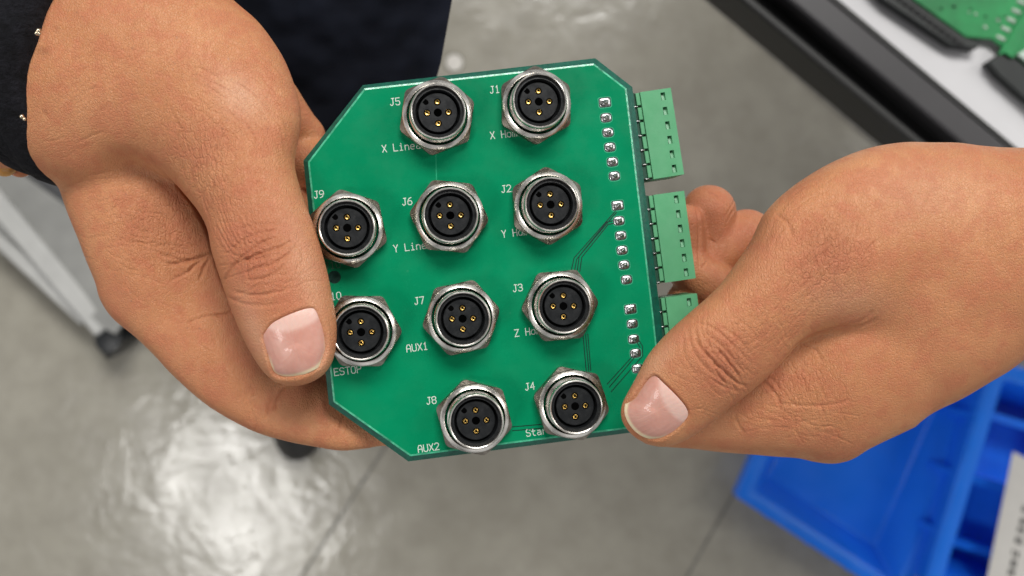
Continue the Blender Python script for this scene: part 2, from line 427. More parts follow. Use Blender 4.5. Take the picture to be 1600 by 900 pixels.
trace([[(681,238),(682,283)]], M['trace_soft'], 0.22)
trace([[(797,185),(798,166)]], M['trace_soft'], 0.18)
# printed lettering, stroke glyphs on a 4 x 6 grid
G = {'J':[[(0.3,1),(1,0),(2,0),(3,1),(3,6)],[(1.8,6),(4,6)]],'1':[[(1,5),(2,6),(2,0)],[(0.8,0),(3.2,0)]],'2':[[(0,5),(1,6),(3,6),(4,5),(4,3.8),(0,0),(4,0)]],
'3':[[(0,5.2),(1,6),(3,6),(4,5),(4,4),(3,3.2),(1.5,3.2)],[(3,3.2),(4,2.2),(4,1),(3,0),(1,0),(0,0.8)]],'4':[[(3,0),(3,6),(0,2),(4,2)]],
'5':[[(4,6),(0.3,6),(0.2,3.4),(3,3.5),(4,2.6),(4,1),(3,0),(1,0),(0,0.8)]],'6':[[(3.6,6),(1.6,5.4),(0,3),(0,1),(1,0),(3,0),(4,1),(4,2.4),(3,3.4),(0.6,3.2)]],
'7':[[(0,6),(4,6),(1.4,0)]],'8':[[(1,3.2),(0,4.2),(0,5.2),(1,6),(3,6),(4,5.2),(4,4.2),(3,3.2),(1,3.2),(0,2.2),(0,1),(1,0),(3,0),(4,1),(4,2.2),(3,3.2)]],
'9':[[(0.4,0),(2.4,0.6),(4,3),(4,5),(3,6),(1,6),(0,5),(0,3.6),(1,2.7),(3.6,3)]],'0':[[(1,0),(0,1.2),(0,4.8),(1,6),(3,6),(4,4.8),(4,1.2),(3,0),(1,0)]],
'X':[[(0,0),(4,6)],[(0,6),(4,0)]],'Y':[[(0,6),(2,3),(2,0)],[(4,6),(2,3)]],'Z':[[(0,6),(4,6),(0,0),(4,0)]],'L':[[(0,6),(0,0),(3.8,0)]],
'i':[[(1,4),(2,4),(2,0)],[(0.8,0),(3.2,0)],[(2,5.4),(2,5.9)]],'n':[[(0.2,0),(0.2,4)],[(0.2,3),(1.4,4),(3,4),(3.8,3),(3.8,0)]],'e':[[(0.2,2.1),(3.8,2.1),(3.8,3),(3,4),(1,4),(0.2,3),(0.2,1),(1,0),(3.4,0)]],
'a':[[(0.6,4),(3,4),(3.8,3),(3.8,0)],[(3.8,2.3),(1,2.3),(0.2,1.6),(0.2,0.7),(1,0),(2.6,0),(3.8,0.9)]],'r':[[(0.4,0),(0.4,4)],[(0.4,2.6),(1.8,4),(3.6,4)]],
'H':[[(0,0),(0,6)],[(4,0),(4,6)],[(0,3),(4,3)]],'o':[[(1,0),(0.1,1),(0.1,3),(1,4),(3,4),(3.9,3),(3.9,1),(3,0),(1,0)]],'m':[[(0,0),(0,4)],[(0,3.2),(0.8,4),(1.6,4),(2,3.4),(2,0)],[(2,3.4),(2.6,4),(3.4,4),(4,3.2),(4,0)]],
'A':[[(0,0),(0,4),(1,6),(3,6),(4,4),(4,0)],[(0,2.6),(4,2.6)]],'U':[[(0,6),(0,1),(1,0),(3,0),(4,1),(4,6)]],'S':[[(4,5.2),(3,6),(1,6),(0,5),(0,4),(1,3.2),(3,2.9),(4,2.1),(4,1),(3,0),(1,0),(0,0.8)]],
't':[[(1.4,5.6),(1.4,1),(2.2,0),(3.4,0)],[(0.2,4),(3.2,4)]],'E':[[(4,6),(0,6),(0,0),(4,0)],[(0,3.1),(3.2,3.1)]],'T':[[(0,6),(4,6)],[(2,6),(2,0)]],'O':[[(1,0),(0,1),(0,5),(1,6),(3,6),(4,5),(4,1),(3,0),(1,0)]],'P':[[(0,0),(0,6),(3,6),(4,5),(4,3.8),(3,2.9),(0,2.9)]]}
def text(s, px, py, m_='silk', cap=1.62, adv=1.32, wd=0.2):
    x0, y0, _ = L(px, py); b = MB(); k = 0
    for ch in s:
        for st in G.get(ch, []):
            ribbon(b, [(x0+p[0]*0.235, y0+p[1]*cap/6) for p in st], wd, 0.012+0.0015*(k%4)); k += 1
        x0 += adv
    link('printed_lettering', b.mesh('printed_lettering', M[m_]), board)
for s, x, y in [('J5',610,165),('J1',766,146),('J9',491,310),('J6',629,321),('J2',784,301),('J7',648,476),('J3',802,456),('J8',667,632),('J4',821,610),
                ('X Linear',598,238),('X Home',767,217),('Y Linear',616,394),('Y Home',785,371),('Z Home',805,526),('AUX1',636,550),('AUX2',654,707),('Start',823,682),('ESTOP',523,587),('J10',509,470)]:
    text(s, x, y)
text('J10', 508, 421, 'silk_faint')
b = MB(); b.rev([(1.5, 0.014), (0, 0.014)], 32, *L(522.5,433)[:2]); link('test_point', b.mesh('test_point', M['hole']), board)
# terminal blocks on the back, standing out past the right edge
def terminal(tl, tr, br, npin, name='terminal_block'):
    o3 = Vector(L(*tl, -2.0)); ex = Vector(L(*tr, -2.0))-o3; ey = Vector(L(*br, -2.0))-Vector(L(*tr, -2.0))
    wd = ex.length; ln = ey.length; rot = math.atan2(ex.y, ex.x)
    b = MB(); pt = ln/npin; ww = wd
    # plug: coordinates x right 0..ww, y down 0..-ln, local z relative to board
    holes = []
    xs = [0, ww-2.75, ww-1.65, ww]
    zt = -2.0; zb = -13.0
    def q4(x0,x1,y0,y1,z): b.add([(x0,-y0,z),(x1,-y0,z),(x1,-y1,z),(x0,-y1,z)], [(3,2,1,0)])
    q4(0, xs[1], 0, ln, zt); q4(xs[2], ww, 0, ln, zt)
    for i in range(npin):
        a = i*pt; h0 = a+pt*0.24; h1 = a+pt*0.78
        q4(xs[1], xs[2], a, h0, zt); q4(xs[1], xs[2], h1, a+pt, zt)
        b.cur = 0
        X0, X1 = xs[1], xs[2]
        b.add([(X0,-h0,zt),(X1,-h0,zt),(X1,-h1,zt),(X0,-h1,zt),(X0,-h0,zt-0.9),(X1,-h0,zt-0.9),(X1,-h1,zt-0.9),(X0,-h1,zt-0.9)],
              [(0,1,5,4),(1,2,6,5),(2,3,7,6),(3,0,4,7)])
        b.cur = 1 if True else 0; b.add([(X0+.0,-h0,zt-0.9),(X1,-h0,zt-0.9),(X1,-h1,zt-0.9),(X0,-h1,zt-0.9)], [(3,2,1,0)]); b.cur = 0
        b.add([(X0+0.28,-h0-0.25,zt-0.899),(X1,-h0-0.25,zt-0.899),(X1,-h1+0.05,zt-0.5),(X0+0.28,-h1+0.05,zt-0.5)], [(3,2,1,0)])
    b.add([(0,0,zt),(ww,0,zt),(ww,-ln,zt),(0,-ln,zt),(0,0,zb),(ww,0,zb),(ww,-ln,zb),(0,-ln,zb)], [(0,1,5,4),(1,2,6,5),(2,3,7,6),(3,0,4,7),(7,6,5,4)])
    root = link('terminal_block', b.mesh('terminal_block', [M['terminal'], M['terminal_dark']]), board, Vector((o3.x, o3.y, 0))/1000)
    root.rotation_euler = (0,0,rot)
    t = MB()
    for i in range(npin):
        a = i*pt; t.box(-1.15, -0.12, -(a+pt*0.86), -(a+0.10), -6.5, -2.25, 0.1)
    link('latch_rib', t.mesh('latch_rib', M['terminal']), root)
    h = MB(); h.cur = 0; h.box(-8.0, -1.2, -ln-0.1, 0.1, -12.5, -2.6, 0.15)
    link('header', h.mesh('header', M['terminal_dark']), root)
    for i in range(npin):
        p = MB(); a = (i+0.93)*pt; p.tube([(-2.4,-a,-2.5),(-1.6,-a,-2.2),(-0.2,-a,-3.2)], 0.22, 8); link('pin', p.mesh('pin', M['tin'], True), root)
terminal((1000,144),(1048,137),(1064,273), 6)
terminal((1021,304.5),(1069,298),(1085,435), 6)
terminal((1040,465),(1089,458.5),(1105,596), 6)
# ------------------------------------------------------------------ hands: one continuous surface each
def poly_dist(P, X, Y):     # signed distance, positive inside
    P = np.asarray(P); Q = np.roll(P, -1, 0); d2 = np.full(X.shape, 1e9); ins = np.zeros(X.shape, bool)
    for (x0, y0), (x1, y1) in zip(P, Q):
        dx, dy = x1-x0, y1-y0; L2 = dx*dx+dy*dy+1e-12
        t = np.clip(((X-x0)*dx+(Y-y0)*dy)/L2, 0, 1)
        d2 = np.minimum(d2, (X-x0-t*dx)**2+(Y-y0-t*dy)**2)
        c = (y0 > Y) != (y1 > Y)
        ins ^= c & (X < dx*(Y-y0)/(dy if abs(dy) > 1e-12 else 1e-12)+x0)
    d = np.sqrt(d2); return np.where(ins, d, -d)
def gblur(A, s):
    p = int(4*s)+2; B = np.pad(A, p, mode='edge')
    fy = np.fft.fftfreq(B.shape[0])[:,None]; fx = np.fft.rfftfreq(B.shape[1])[None]
    return np.fft.irfft2(np.fft.rfft2(B)*np.exp(-2*PI*PI*s*s*(fx*fx+fy*fy)), s=B.shape)[p:-p,p:-p]
def tps(P, V, X, Y):
    P = np.asarray(P, float); V = np.asarray(V, float); n = len(P)
    r = np.hypot(P[:,None,0]-P[None,:,0], P[:,None,1]-P[None,:,1])
    K = r*r*np.log(r+1e-9); A = np.zeros((n+3,n+3)); A[:n,:n] = K+np.eye(n)*20; A[:n,n] = 1; A[:n,n+1:] = P; A[n,:n] = 1; A[n+1:,:n] = P.T
    w_ = np.linalg.solve(A, np.r_[V, 0,0,0]); out = w_[n]+w_[n+1]*X+w_[n+2]*Y
    for i in range(n):
        rr = np.hypot(X-P[i,0], Y-P[i,1]); out = out + w_[i]*rr*rr*np.log(rr+1e-9)
    return out
def poisson(mask, h, it=420):
    u = np.zeros(mask.shape); yy, xx = np.indices(mask.shape); red = ((yy+xx) % 2 == 0)
    om = 2/(1+math.sin(PI/max(mask.shape)*1.3)); m0 = mask.copy(); m0[0] = m0[-1] = False; m0[:,0] = m0[:,-1] = False
    A, B = m0 & red, m0 & ~red
    for k in range(it):
        for c in (A, B):
            s = np.zeros_like(u); s[1:-1,1:-1] = u[:-2,1:-1]+u[2:,1:-1]+u[1:-1,:-2]+u[1:-1,2:]
            u[c] = (1-om)*u[c]+om*0.25*(s[c]+h*h)
    return u
def to_mm(pts, zs):     # picture positions with a depth each -> mm
    return np.array([at(x, y, z)[:2] for (x, y), z in zip(pts, zs)])
def interp2(A, x0, y0, h, x, y):
    fx = np.clip((x-x0)/h, 0, A.shape[1]-1.001); fy = np.clip((y-y0)/h, 0, A.shape[0]-1.001)
    i = fx.astype(int); j = fy.astype(int); a = fx-i; b_ = fy-j
    return (A[j,i]*(1-a)+A[j,i+1]*a)*(1-b_)+(A[j+1,i]*(1-a)+A[j+1,i+1]*a)*b_
def surface_nets(F, x0, y0, z0, h):     # F[z,y,x], negative inside
    S_ = F < 0
    c = np.zeros(tuple(n-1 for n in F.shape), np.int16)
    for dz in (0,1):
        for dy in (0,1):
            for dx in (0,1):
                c += S_[dz:S_.shape[0]-1+dz, dy:S_.shape[1]-1+dy, dx:S_.shape[2]-1+dx]
    act = np.argwhere((c > 0) & (c < 8)); idx = np.full(c.shape, -1, np.int64); idx[tuple(act.T)] = np.arange(len(act))
    acc = np.zeros((len(act),3)); cnt = np.zeros(len(act))
    cor = [(0,0,0),(0,0,1),(0,1,0),(0,1,1),(1,0,0),(1,0,1),(1,1,0),(1,1,1)]
    for a in range(8):
        for b_ in range(a+1, 8):
            d = np.array(cor[b_])-np.array(cor[a])
            if np.abs(d).sum() != 1: continue
            fa = F[tuple((act+cor[a]).T)]; fb = F[tuple((act+cor[b_]).T)]; m_ = (fa < 0) != (fb < 0)
            t = np.where(m_, fa/np.where(m_, fa-fb, 1), 0)
            p = np.array(cor[a])+t[:,None]*d; acc[m_] += p[m_]; cnt[m_] += 1
    v = act+acc/cnt[:,None]
    V = np.stack([x0+v[:,2]*h, y0+v[:,1]*h, z0+v[:,0]*h], 1)
    Q = []
    for ax in range(3):
        sl0 = [slice(1,-1)]*3; sl1 = [slice(1,-1)]*3; sl0[ax] = slice(0,-1); sl1[ax] = slice(1,None)
        A = S_[tuple(sl0)]; B = S_[tuple(sl1)]
        e = np.argwhere(A != B); 
        if not len(e): continue
        inside = A[tuple(e.T)]
        o = e.copy(); 
        for k in range(3):
            if k != ax: o[:,k] += 1
        u, w_ = [k for k in range(3) if k != ax]
        def cell(du, dw):
            q = o.copy(); q[:,u] -= du; q[:,w_] -= dw; return idx[tuple(q.T)]
        q = np.stack([cell(1,1), cell(0,1), cell(0,0), cell(1,0)], 1)
        # axes order is z,y,x ; orient outward
        flip = inside if ax in (0,2) else ~inside
        q[flip] = q[flip][:, ::-1]
        Q.append(q)
    Q = np.concatenate(Q); Q = Q[(Q >= 0).all(1)]
    return V, Q
def groove_map(shape, x0, y0, h, items):    # items: (pts_mm, depth, width, taper)
    Dm = np.zeros(shape)
    for pts, depth, wd, closed in items:
        pts = crom(pts, 8, closed); n = len(pts)
        lo = pts.min(0)-wd*3.5; hi = pts.max(0)+wd*3.5
        i0, i1 = max(0,int((lo[0]-x0)/h)), min(shape[1],int((hi[0]-x0)/h)+2); j0, j1 = max(0,int((lo[1]-y0)/h)), min(shape[0],int((hi[1]-y0)/h)+2)
        if i1 <= i0 or j1 <= j0: continue
        X, Y = np.meshgrid(x0+np.arange(i0,i1)*h, y0+np.arange(j0,j1)*h)
        best = np.full(X.shape, 1e9); tt = np.zeros(X.shape); m_ = n if closed else n-1
        for k in range(m_):
            a = pts[k]; b_ = pts[(k+1)%n]; d = b_-a; L2 = d@d+1e-12
            t = np.clip(((X-a[0])*d[0]+(Y-a[1])*d[1])/L2, 0, 1); r = np.hypot(X-a[0]-t*d[0], Y-a[1]-t*d[1])
            c = r < best; best[c] = r[c]; tt[c] = ((k+t)/m_)[c]
        tap = 1.0 if closed else np.clip(np.minimum(tt, 1-tt)*5, 0, 1)**0.7
        g = depth*tap*(np.exp(-(best/wd)**2) - 0.12*np.exp(-((best-2.0*wd)/(1.2*wd))**2))
        Dm[j0:j1,i0:i1] += g
    return Dm
def rc(a, b, ra, rb): return (a, b, ra, rb)
def build_hand(spec):
    h = VOX; (X0, X1), (Y0, Y1), (Z0, Z1) = spec['box']
    xs = np.arange(X0, X1, h); ys = np.arange(Y0, Y1, h); zs = np.arange(Z0, Z1, h).astype(np.float32)
    X, Y = np.meshgrid(xs, ys); Zc = zs[:,None,None]
    F = None
    H2 = 1.0; X2, Y2 = np.meshgrid(np.arange(X0-2, X1+2, H2), np.arange(Y0-2, Y1+2, H2))
    pxk = lambda z: (800+X*PXMM*D/(D-z), 450-Y*PXMM*D/(D-z))
    fields = []
    for sh in spec['shapes']:
        cp = np.array(sh['z'], float); cmm = np.array([at(*c)[:2] for c in cp])
        pz = tps(cp[:,:2]/10, cp[:,2], np.array(sh['poly'],float)[:,0]/10, np.array(sh['poly'],float)[:,1]/10)
        P = crom(to_mm(sh['poly'], pz), 5)
        D2 = poly_dist(P, X2, Y2); u = poisson(D2 > 0, H2)
        valid = ((D2 > 1.8)).astype(float); g0 = np.where(valid > 0, u/np.maximum(D2, 0.5)+D2/2, 0)*np.exp(-np.maximum(D2,0)/3); vv = valid*np.exp(-np.maximum(D2,0)/3)
        g = gblur(g0, 2.5)/np.maximum(gblur(vv, 2.5), 1e-6); g = np.clip(g, 2, 30)
        gi = interp2(g, X0-2, Y0-2, H2, X, Y); ui = interp2(gblur(u, 0.8), X0-2, Y0-2, H2, X, Y)
        Dd = poly_dist(P, X, Y)
        near = np.where(Dd > 0, gi*Dd-Dd**2/2*np.clip(1,0,1), gi*Dd)
        t = np.clip((Dd-1.0)/4.0, 0, 1); t = t*t*(3-2*t)
        ue = near*(1-t)+ui*t; ue = gblur(ue, 1.0/h*0.5)
        zc = tps(cmm, cp[:,2], X, Y)
        gy, gx = np.gradient(ue, h); gr2 = np.where(Dd < 0.3, gi*gi, gx*gx+gy*gy)
        kt, kb = sh.get('kt', 0.8), sh.get('kb', 0.8)
        if callable(kt): kt = kt(*pxk(5.0))
        dz = Zc-zc[None].astype(np.float32)
        kk = np.where(dz > 0, np.broadcast_to(np.float32(1)*kt, X.shape)[None] if not np.isscalar(kt) else kt, kb).astype(np.float32)
        q = dz/kk
        f = (q*q-2*ue[None].astype(np.float32))/(2*np.sqrt((q/kk)**2+gr2[None].astype(np.float32))+0.35)
        fields.append(f.astype(np.float32))
    F = fields[0]
    kf = spec['k'](*pxk(4.0)).astype(np.float32)[None]
    for f in fields[1:]:
        hh = np.maximum(kf-np.abs(F-f), 0); F = np.minimum(F, f)-hh*hh/(4*kf)
    for a, b_, ra, rb in spec['cones']:
        a = np.array(at(*a)); b_ = np.array(at(*b_)); ba = b_-a; L2 = ba@ba
        t = np.clip(((X-a[0])*ba[0]+(Y-a[1])*ba[1]+(Zc-a[2])*ba[2])/L2, 0, 1).astype(np.float32)
        d = np.sqrt((X-a[0]-t*ba[0])**2+(Y-a[1]-t*ba[1])**2+(Zc-a[2]-t*ba[2])**2)-(ra+(rb-ra)*t)
        k = 1.2; hh = np.maximum(k-np.abs(F-d), 0); F = np.minimum(F, d.astype(np.float32))-hh*hh/(4*k)
    F[0] = 1; F[-1] = 1; F[:,0] = 1; F[:,-1] = 1; F[:,:,0] = 1; F[:,:,-1] = 1
    # top height map
    neg = F < 0; any_ = neg.any(0); top = neg.shape[0]-1-np.argmax(neg[::-1], 0); tp = np.clip(top, 0, F.shape[0]-2)
    jj, ii = np.indices(tp.shape); fa = F[tp,jj,ii]; fb = F[tp+1,jj,ii]; ztop = np.where(any_, zs[tp]+h*fa/np.where(fa-fb == 0, 1, fa-fb), -99)
    wgt = any_.astype(float)
    zf = gblur(np.where(any_, ztop, 0), 1.2/h)/np.maximum(gblur(wgt, 1.2/h), 1e-3)
    V, Q = surface_nets(F, X0, Y0, Z0, h); del F, fields
    me = bpy.data.meshes.new('tmp'); me.vertices.add(len(V)); me.vertices.foreach_set('co', V.ravel())
    me.loops.add(Q.size); me.loops.foreach_set('vertex_index', Q.ravel()); me.polygons.add(len(Q)); me.polygons.foreach_set('loop_start', np.arange(0, Q.size, 4))
    me.update(calc_edges=True)
    o = bpy.data.objects.new('tmp', me); col.objects.link(o)
    m1 = o.modifiers.new('s', 'SMOOTH'); m1.factor = 0.5; m1.iterations = 3
    m2 = o.modifiers.new('d', 'SUBSURF'); m2.levels = m2.render_levels = spec.get('sub', 1)
    bpy.context.view_layer.update(); dg = bpy.context.evaluated_depsgraph_get(); me2 = bpy.data.meshes.new_from_object(o.evaluated_get(dg))
    bpy.data.objects.remove(o); bpy.data.meshes.remove(me)
    n = len(me2.vertices); co = np.empty(n*3); me2.vertices.foreach_get('co', co); co = co.reshape(-1,3)
    no = np.empty(n*3); me2.vertices.foreach_get('normal', no); no = no.reshape(-1,3)
    # creases as real relief
    hm = 0.12; nx, ny = int((X1-X0)/hm), int((Y1-Y0)/hm)
    items = []; deep = spec.get('deep', 1.25)
    def zat(pts, z):    # follow the sight line down to the modelled skin
        out = []
        for x, y in pts:
            zz = z
            for _ in range(4):
                p = at(x, y, zz); zn = float(interp2(zf, X0, Y0, h, np.array([p[0]]), np.array([p[1]]))[0]); zz = 0.5*zz+0.5*np.clip(zn, z-14, z+14)
            out.append(at(x, y, zz)[:2])
        return np.array(out)
    for pts, z, depth, wd in spec['grooves']: items.append((zat(pts, z), depth*deep, wd*0.85, False))
    nails = []
    for nl in spec['nails']:
        P = zat(nl['poly'], nl['z']); items.append((P, 0.32, 0.33, True)); nails.append(P)
    Dm = groove_map((ny, nx), X0, Y0, hm, items)
    Xm, Ym = np.meshgrid(X0+np.arange(nx)*hm, Y0+np.arange(ny)*hm)
    for P, nl in zip(nails, spec['nails']):
        lo = P.min(0)-2; hi = P.max(0)+2; i0, i1 = int((lo[0]-X0)/hm), int((hi[0]-X0)/hm); j0, j1 = int((lo[1]-Y0)/hm), int((hi[1]-Y0)/hm)
        dd = poly_dist(crom(P, 6), Xm[j0:j1,i0:i1], Ym[j0:j1,i0:i1]); Dm[j0:j1,i0:i1] += 0.75*np.clip(dd/0.5+0.3, 0, 1)
    # low lumpiness so that the skin is never a perfect shape
    lump = gblur(rng.standard_normal((ny//8+1, nx//8+1)), 3.2); lump = lump/lump.std()*0.13
    dm = interp2(Dm, X0, Y0, hm, co[:,0], co[:,1]); lm = interp2(lump, X0, Y0, hm*8, co[:,0], co[:,1])
    zt = interp2(zf, X0, Y0, h, co[:,0], co[:,1])
    vis = np.clip((no[:,2]+0.05)/0.3, 0, 1)*np.clip((9.0-np.abs(zt-co[:,2]))/4, 0, 1)
    co = co + no*((-dm*vis)+lm*0.8)[:,None]
    pxx = 800+co[:,0]*PXMM*D/(D-co[:,2]); pyy = 450-co[:,1]*PXMM*D/(D-co[:,2])
    def blob(lst):
        a = np.zeros(n)
        for x, y, rx, ry, rot, s in lst:
            c, s_ = math.cos(math.radians(rot)), math.sin(math.radians(rot)); u = (pxx-x)*c+(pyy-y)*s_; v = -(pxx-x)*s_+(pyy-y)*c
            a = np.maximum(a, s*np.exp(-((u/rx)**2+(v/ry)**2)))
        return a
    org = spec['org']; loc = (co-np.array(org))/1000
    me2.vertices.foreach_set('co', loc.ravel())
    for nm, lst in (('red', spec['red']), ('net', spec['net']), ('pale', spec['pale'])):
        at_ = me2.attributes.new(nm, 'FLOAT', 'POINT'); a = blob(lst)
        if nm == 'red': a = np.maximum(a, np.clip(dm*vis*1.1, 0, 0.8)*(dm < 0.7))  # groove shade painted into the colour as darker red
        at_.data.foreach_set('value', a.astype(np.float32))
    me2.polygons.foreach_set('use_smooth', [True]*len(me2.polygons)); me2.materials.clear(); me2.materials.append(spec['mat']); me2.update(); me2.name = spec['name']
    root = link(spec['name'], me2, None, W(org)); tag(root, spec['label'], 'hand')
    for P, nl in zip(nails, spec['nails']):
        Pc = crom(P, 6); cen = Pc.mean(0)
        d = np.array(at(*nl['tip'], nl['z'])[:2])-np.array(at(*nl['base'], nl['z'])[:2]); ln = np.linalg.norm(d); d /= ln; e = np.array([-d[1], d[0]])
        ii = poly_dist(Pc, X, Y); msk = (ii > -1.0) & (ztop > -90)
        def basis(p): u = (p-cen)@d; v = (p-cen)@e; return np.stack([np.ones_like(u), u, v, u*u, u*v, v*v], -1)
        Ag = np.stack([X[msk], Y[msk]], 1); cf = np.linalg.lstsq(basis(Ag), ztop[msk], rcond=None)[0]
        N = len(Pc); vs = []; at_l = {'lunula':[], 'free':[], 'streak':[], 'ridge':[]}; fs = []
        radii = [1.0,1.0,0.985,0.96,0.93,0.9,0.86,0.8,0.72,0.62,0.5,0.38,0.25,0.12]
        um = (Pc-cen)@d; u0, u1 = um.min(), um.max()
        for q, r in enumerate(radii):
            for k in range(N):
                u_b = (Pc[k]-cen)@d; dist = np.clip(u_b/u1, 0, 1)
                p = cen+(Pc[k]-cen)*r*(1.0 if q else 1.0); u = (p-cen)@d; v = (p-cen)@e; tt = (u-u0)/(u1-u0)
                z = float(interp2(zf, X0, Y0, h, np.array([p[0]]), np.array([p[1]]))[0])*0.6+0.4*(basis(p[None])[0]@cf) - 0.26 + (0.36*(1-r**5)) + 0.30*dist**2 - (1.0 if q == 0 else 0)
                if q == 0: p = cen+(Pc[k]-cen)*0.98
                vs.append((p[0], p[1], z))
                hw = 0.5*(np.ptp((Pc-cen)@e)); lc = nl.get('lun', 0.24)
                off = nl.get('loff', 0.0)
                at_l['lunula'].append(float(np.clip((lc+0.06-(tt+0.55*((v/hw-off)**2)*lc*1.4))/0.07, 0, 1)*0.8))
                at_l['free'].append(float(np.clip((r-0.885)/0.04, 0, 1)*np.clip((u_b/u1-0.05)/0.45, 0, 1)))
                at_l['streak'].append(0.0); at_l['ridge'].append(math.sin(v*5)*0.5+math.sin(v*11+1)*0.4)
        vs.append((*cen, float(0.6*interp2(zf, X0, Y0, h, cen[:1], cen[1:])[0]+0.4*(basis(cen[None])[0]@cf)+0.10))); 
        for kx in at_l: at_l[kx].append(0.0)
        K = len(radii)
        for q in range(K-1):
            for k in range(N): fs.append((q*N+k, q*N+(k+1)%N, (q+1)*N+(k+1)%N, (q+1)*N+k))
        for k in range(N): fs.append(((K-1)*N+k, (K-1)*N+(k+1)%N, K*N))
        a2 = 0.5*np.sum(Pc[:,0]*np.roll(Pc[:,1],-1)-np.roll(Pc[:,0],-1)*Pc[:,1])
        if a2 < 0: fs = [tuple(reversed(f_)) for f_ in fs]
        b = MB(); b.add(vs, fs); mn = b.mesh('fingernail', M['nail'], True, org)
        for kx, vals in at_l.items():
            x_ = mn.attributes.new(kx, 'FLOAT', 'POINT'); x_.data.foreach_set('value', np.array(vals, np.float32))
        link('fingernail', mn, root)
    return root

def cr(ox, oy, s, pts): return [(ox+x/s, oy+y/s) for x, y in pts]
def arcs(cx, cy, r0, r1, n, a0, a1, seed, z, dep, wd, jit=3, sq=1.0, rot=0):
    R = random.Random(seed); out = []
    for i in range(n):
        r = r0+(r1-r0)*(i+R.uniform(-.4,.4))/max(1,n-1); s = R.uniform(0,0.35); e = R.uniform(0.6,1.0); pts = []
        for k in range(7):
            a = math.radians(a0+(a1-a0)*(s+(e-s)*k/6)); rr = r+R.uniform(-jit,jit)*0.5
            x, y = rr*math.cos(a), rr*sq*math.sin(a); c, q = math.cos(math.radians(rot)), math.sin(math.radians(rot))
            pts.append((cx+x*c-y*q, cy+x*q+y*c))
        out.append((pts, z, dep*R.uniform(0.5,1.2), wd*R.uniform(0.8,1.3)))
    return out
def scribble(cx, cy, rx, ry, ang, n, ln, seed, z, dep, wd, bend=0.15):    # short lines lying roughly along one direction
    R = random.Random(seed); out = []
    for i in range(n):
        u, v = R.gauss(0,0.5), R.gauss(0,0.5); a = math.radians(ang+R.gauss(0,9)); l = ln*R.uniform(0.4,1.1); bd = R.uniform(-bend,bend)
        c, s = math.cos(math.radians(ang)), math.sin(math.radians(ang))
        x = cx+u*rx*c-v*ry*s; y = cy+u*rx*s+v*ry*c; pts = []
        for k in range(5):
            t = (k/4-0.5)*l; q = bd*l*(1-(2*k/4-1)**2)+R.uniform(-1,1)*l*0.02
            pts.append((x+t*math.cos(a)-q*math.sin(a), y+t*math.sin(a)+q*math.cos(a)))
        out.append((pts, z, dep*R.uniform(0.4,1.2), wd*R.uniform(0.8,1.2)))
    return out
c3 = lambda *p: cr(250, 300, 2.1425, p)
c8 = lambda *p: cr(950, 220, 1.731, p)
gl = []
for pts, d, wd in [(c3((212,312),(222,275),(255,232),(300,197),(350,165),(392,150)),0.34,0.38),(c3((262,232),(310,216),(350,200),(400,186),(446,160)),0.40,0.36),
    (c3((286,275),(320,255),(362,246),(402,226),(440,200)),0.30,0.32),(c3((284,296),(330,292),(372,277),(400,262),(420,240)),0.26,0.3),(c3((228,205),(268,165),(330,138),(396,126)),0.2,0.36),
    (c3((240,330),(300,345),(370,340),(440,318)),0.2,0.45),(c3((330,200),(352,230),(362,262)),0.16,0.3),(c3((430,165),(470,190),(478,230),(455,262)),0.16,0.35),(c3((300,225),(290,262),(300,300)),0.14,0.3),
    (c3((215,340),(270,372),(350,380),(430,365)),0.14,0.45),(c3((250,130),(320,108),(400,108)),0.14,0.4)]: gl.append((pts, 19, d, wd))
for pts, d, wd in [(c3((24,243),(60,240),(110,228),(160,212),(178,206)),0.45,0.55),(c3((95,275),(110,250),(150,222)),0.3,0.4),(c3((130,300),(150,250),(172,215)),0.28,0.4),(c3((180,415),(215,410),(243,398)),0.4,0.45),
    (c3((90,440),(140,420),(200,408)),0.2,0.4),(c3((385,740),(386,700),(400,668),(420,648)),0.42,0.45),(c3((355,760),(366,715),(385,675)),0.25,0.4),(c3((604,800),(607,770),(622,748)),0.25,0.5),
    (c3((30,300),(90,270),(140,232)),0.22,0.4),(c3((0,210),(60,225),(110,228)),0.2,0.4)]: gl.append((pts, -1, d, wd))
gl.append(([(232,244),(262,278),(298,318),(324,362),(334,398),(350,445),(372,498)], 6, 0.55, 0.6))
gl += arcs(470, 300, 100, 150, 9, 118, 176, 31, 19, 0.14, 0.24, 3)
gl += arcs(345, 470, 78, 130, 8, -98, -38, 32, 19, 0.13, 0.24, 3)
gl += scribble(405, 400, 60, 22, -20, 26, 70, 33, 19, 0.13, 0.24, 0.1)
gl += arcs(235, 330, 175, 300, 30, -80, -14, 3, 12, 0.085, 0.24, 9)
gl += scribble(330, 265, 90, 55, 78, 46, 45, 5, 16, 0.12, 0.26)
gl += scribble(235, 370, 80, 60, 12, 36, 60, 6, 2, 0.10, 0.26)
gl += scribble(170, 300, 60, 80, -15, 22, 50, 7, 5, 0.07, 0.3)
gl += scribble(270, 480, 110, 40, 40, 30, 50, 8, -4, 0.07, 0.26)
gl += scribble(400, 640, 60, 30, 75, 24, 34, 9, -6, 0.08, 0.26)
gl += scribble(420, 445, 70, 26, -18, 34, 50, 10, 19, 0.09, 0.24)
gl += scribble(160, 110, 110, 90, -28, 46, 60, 12, 12, 0.05, 0.3)
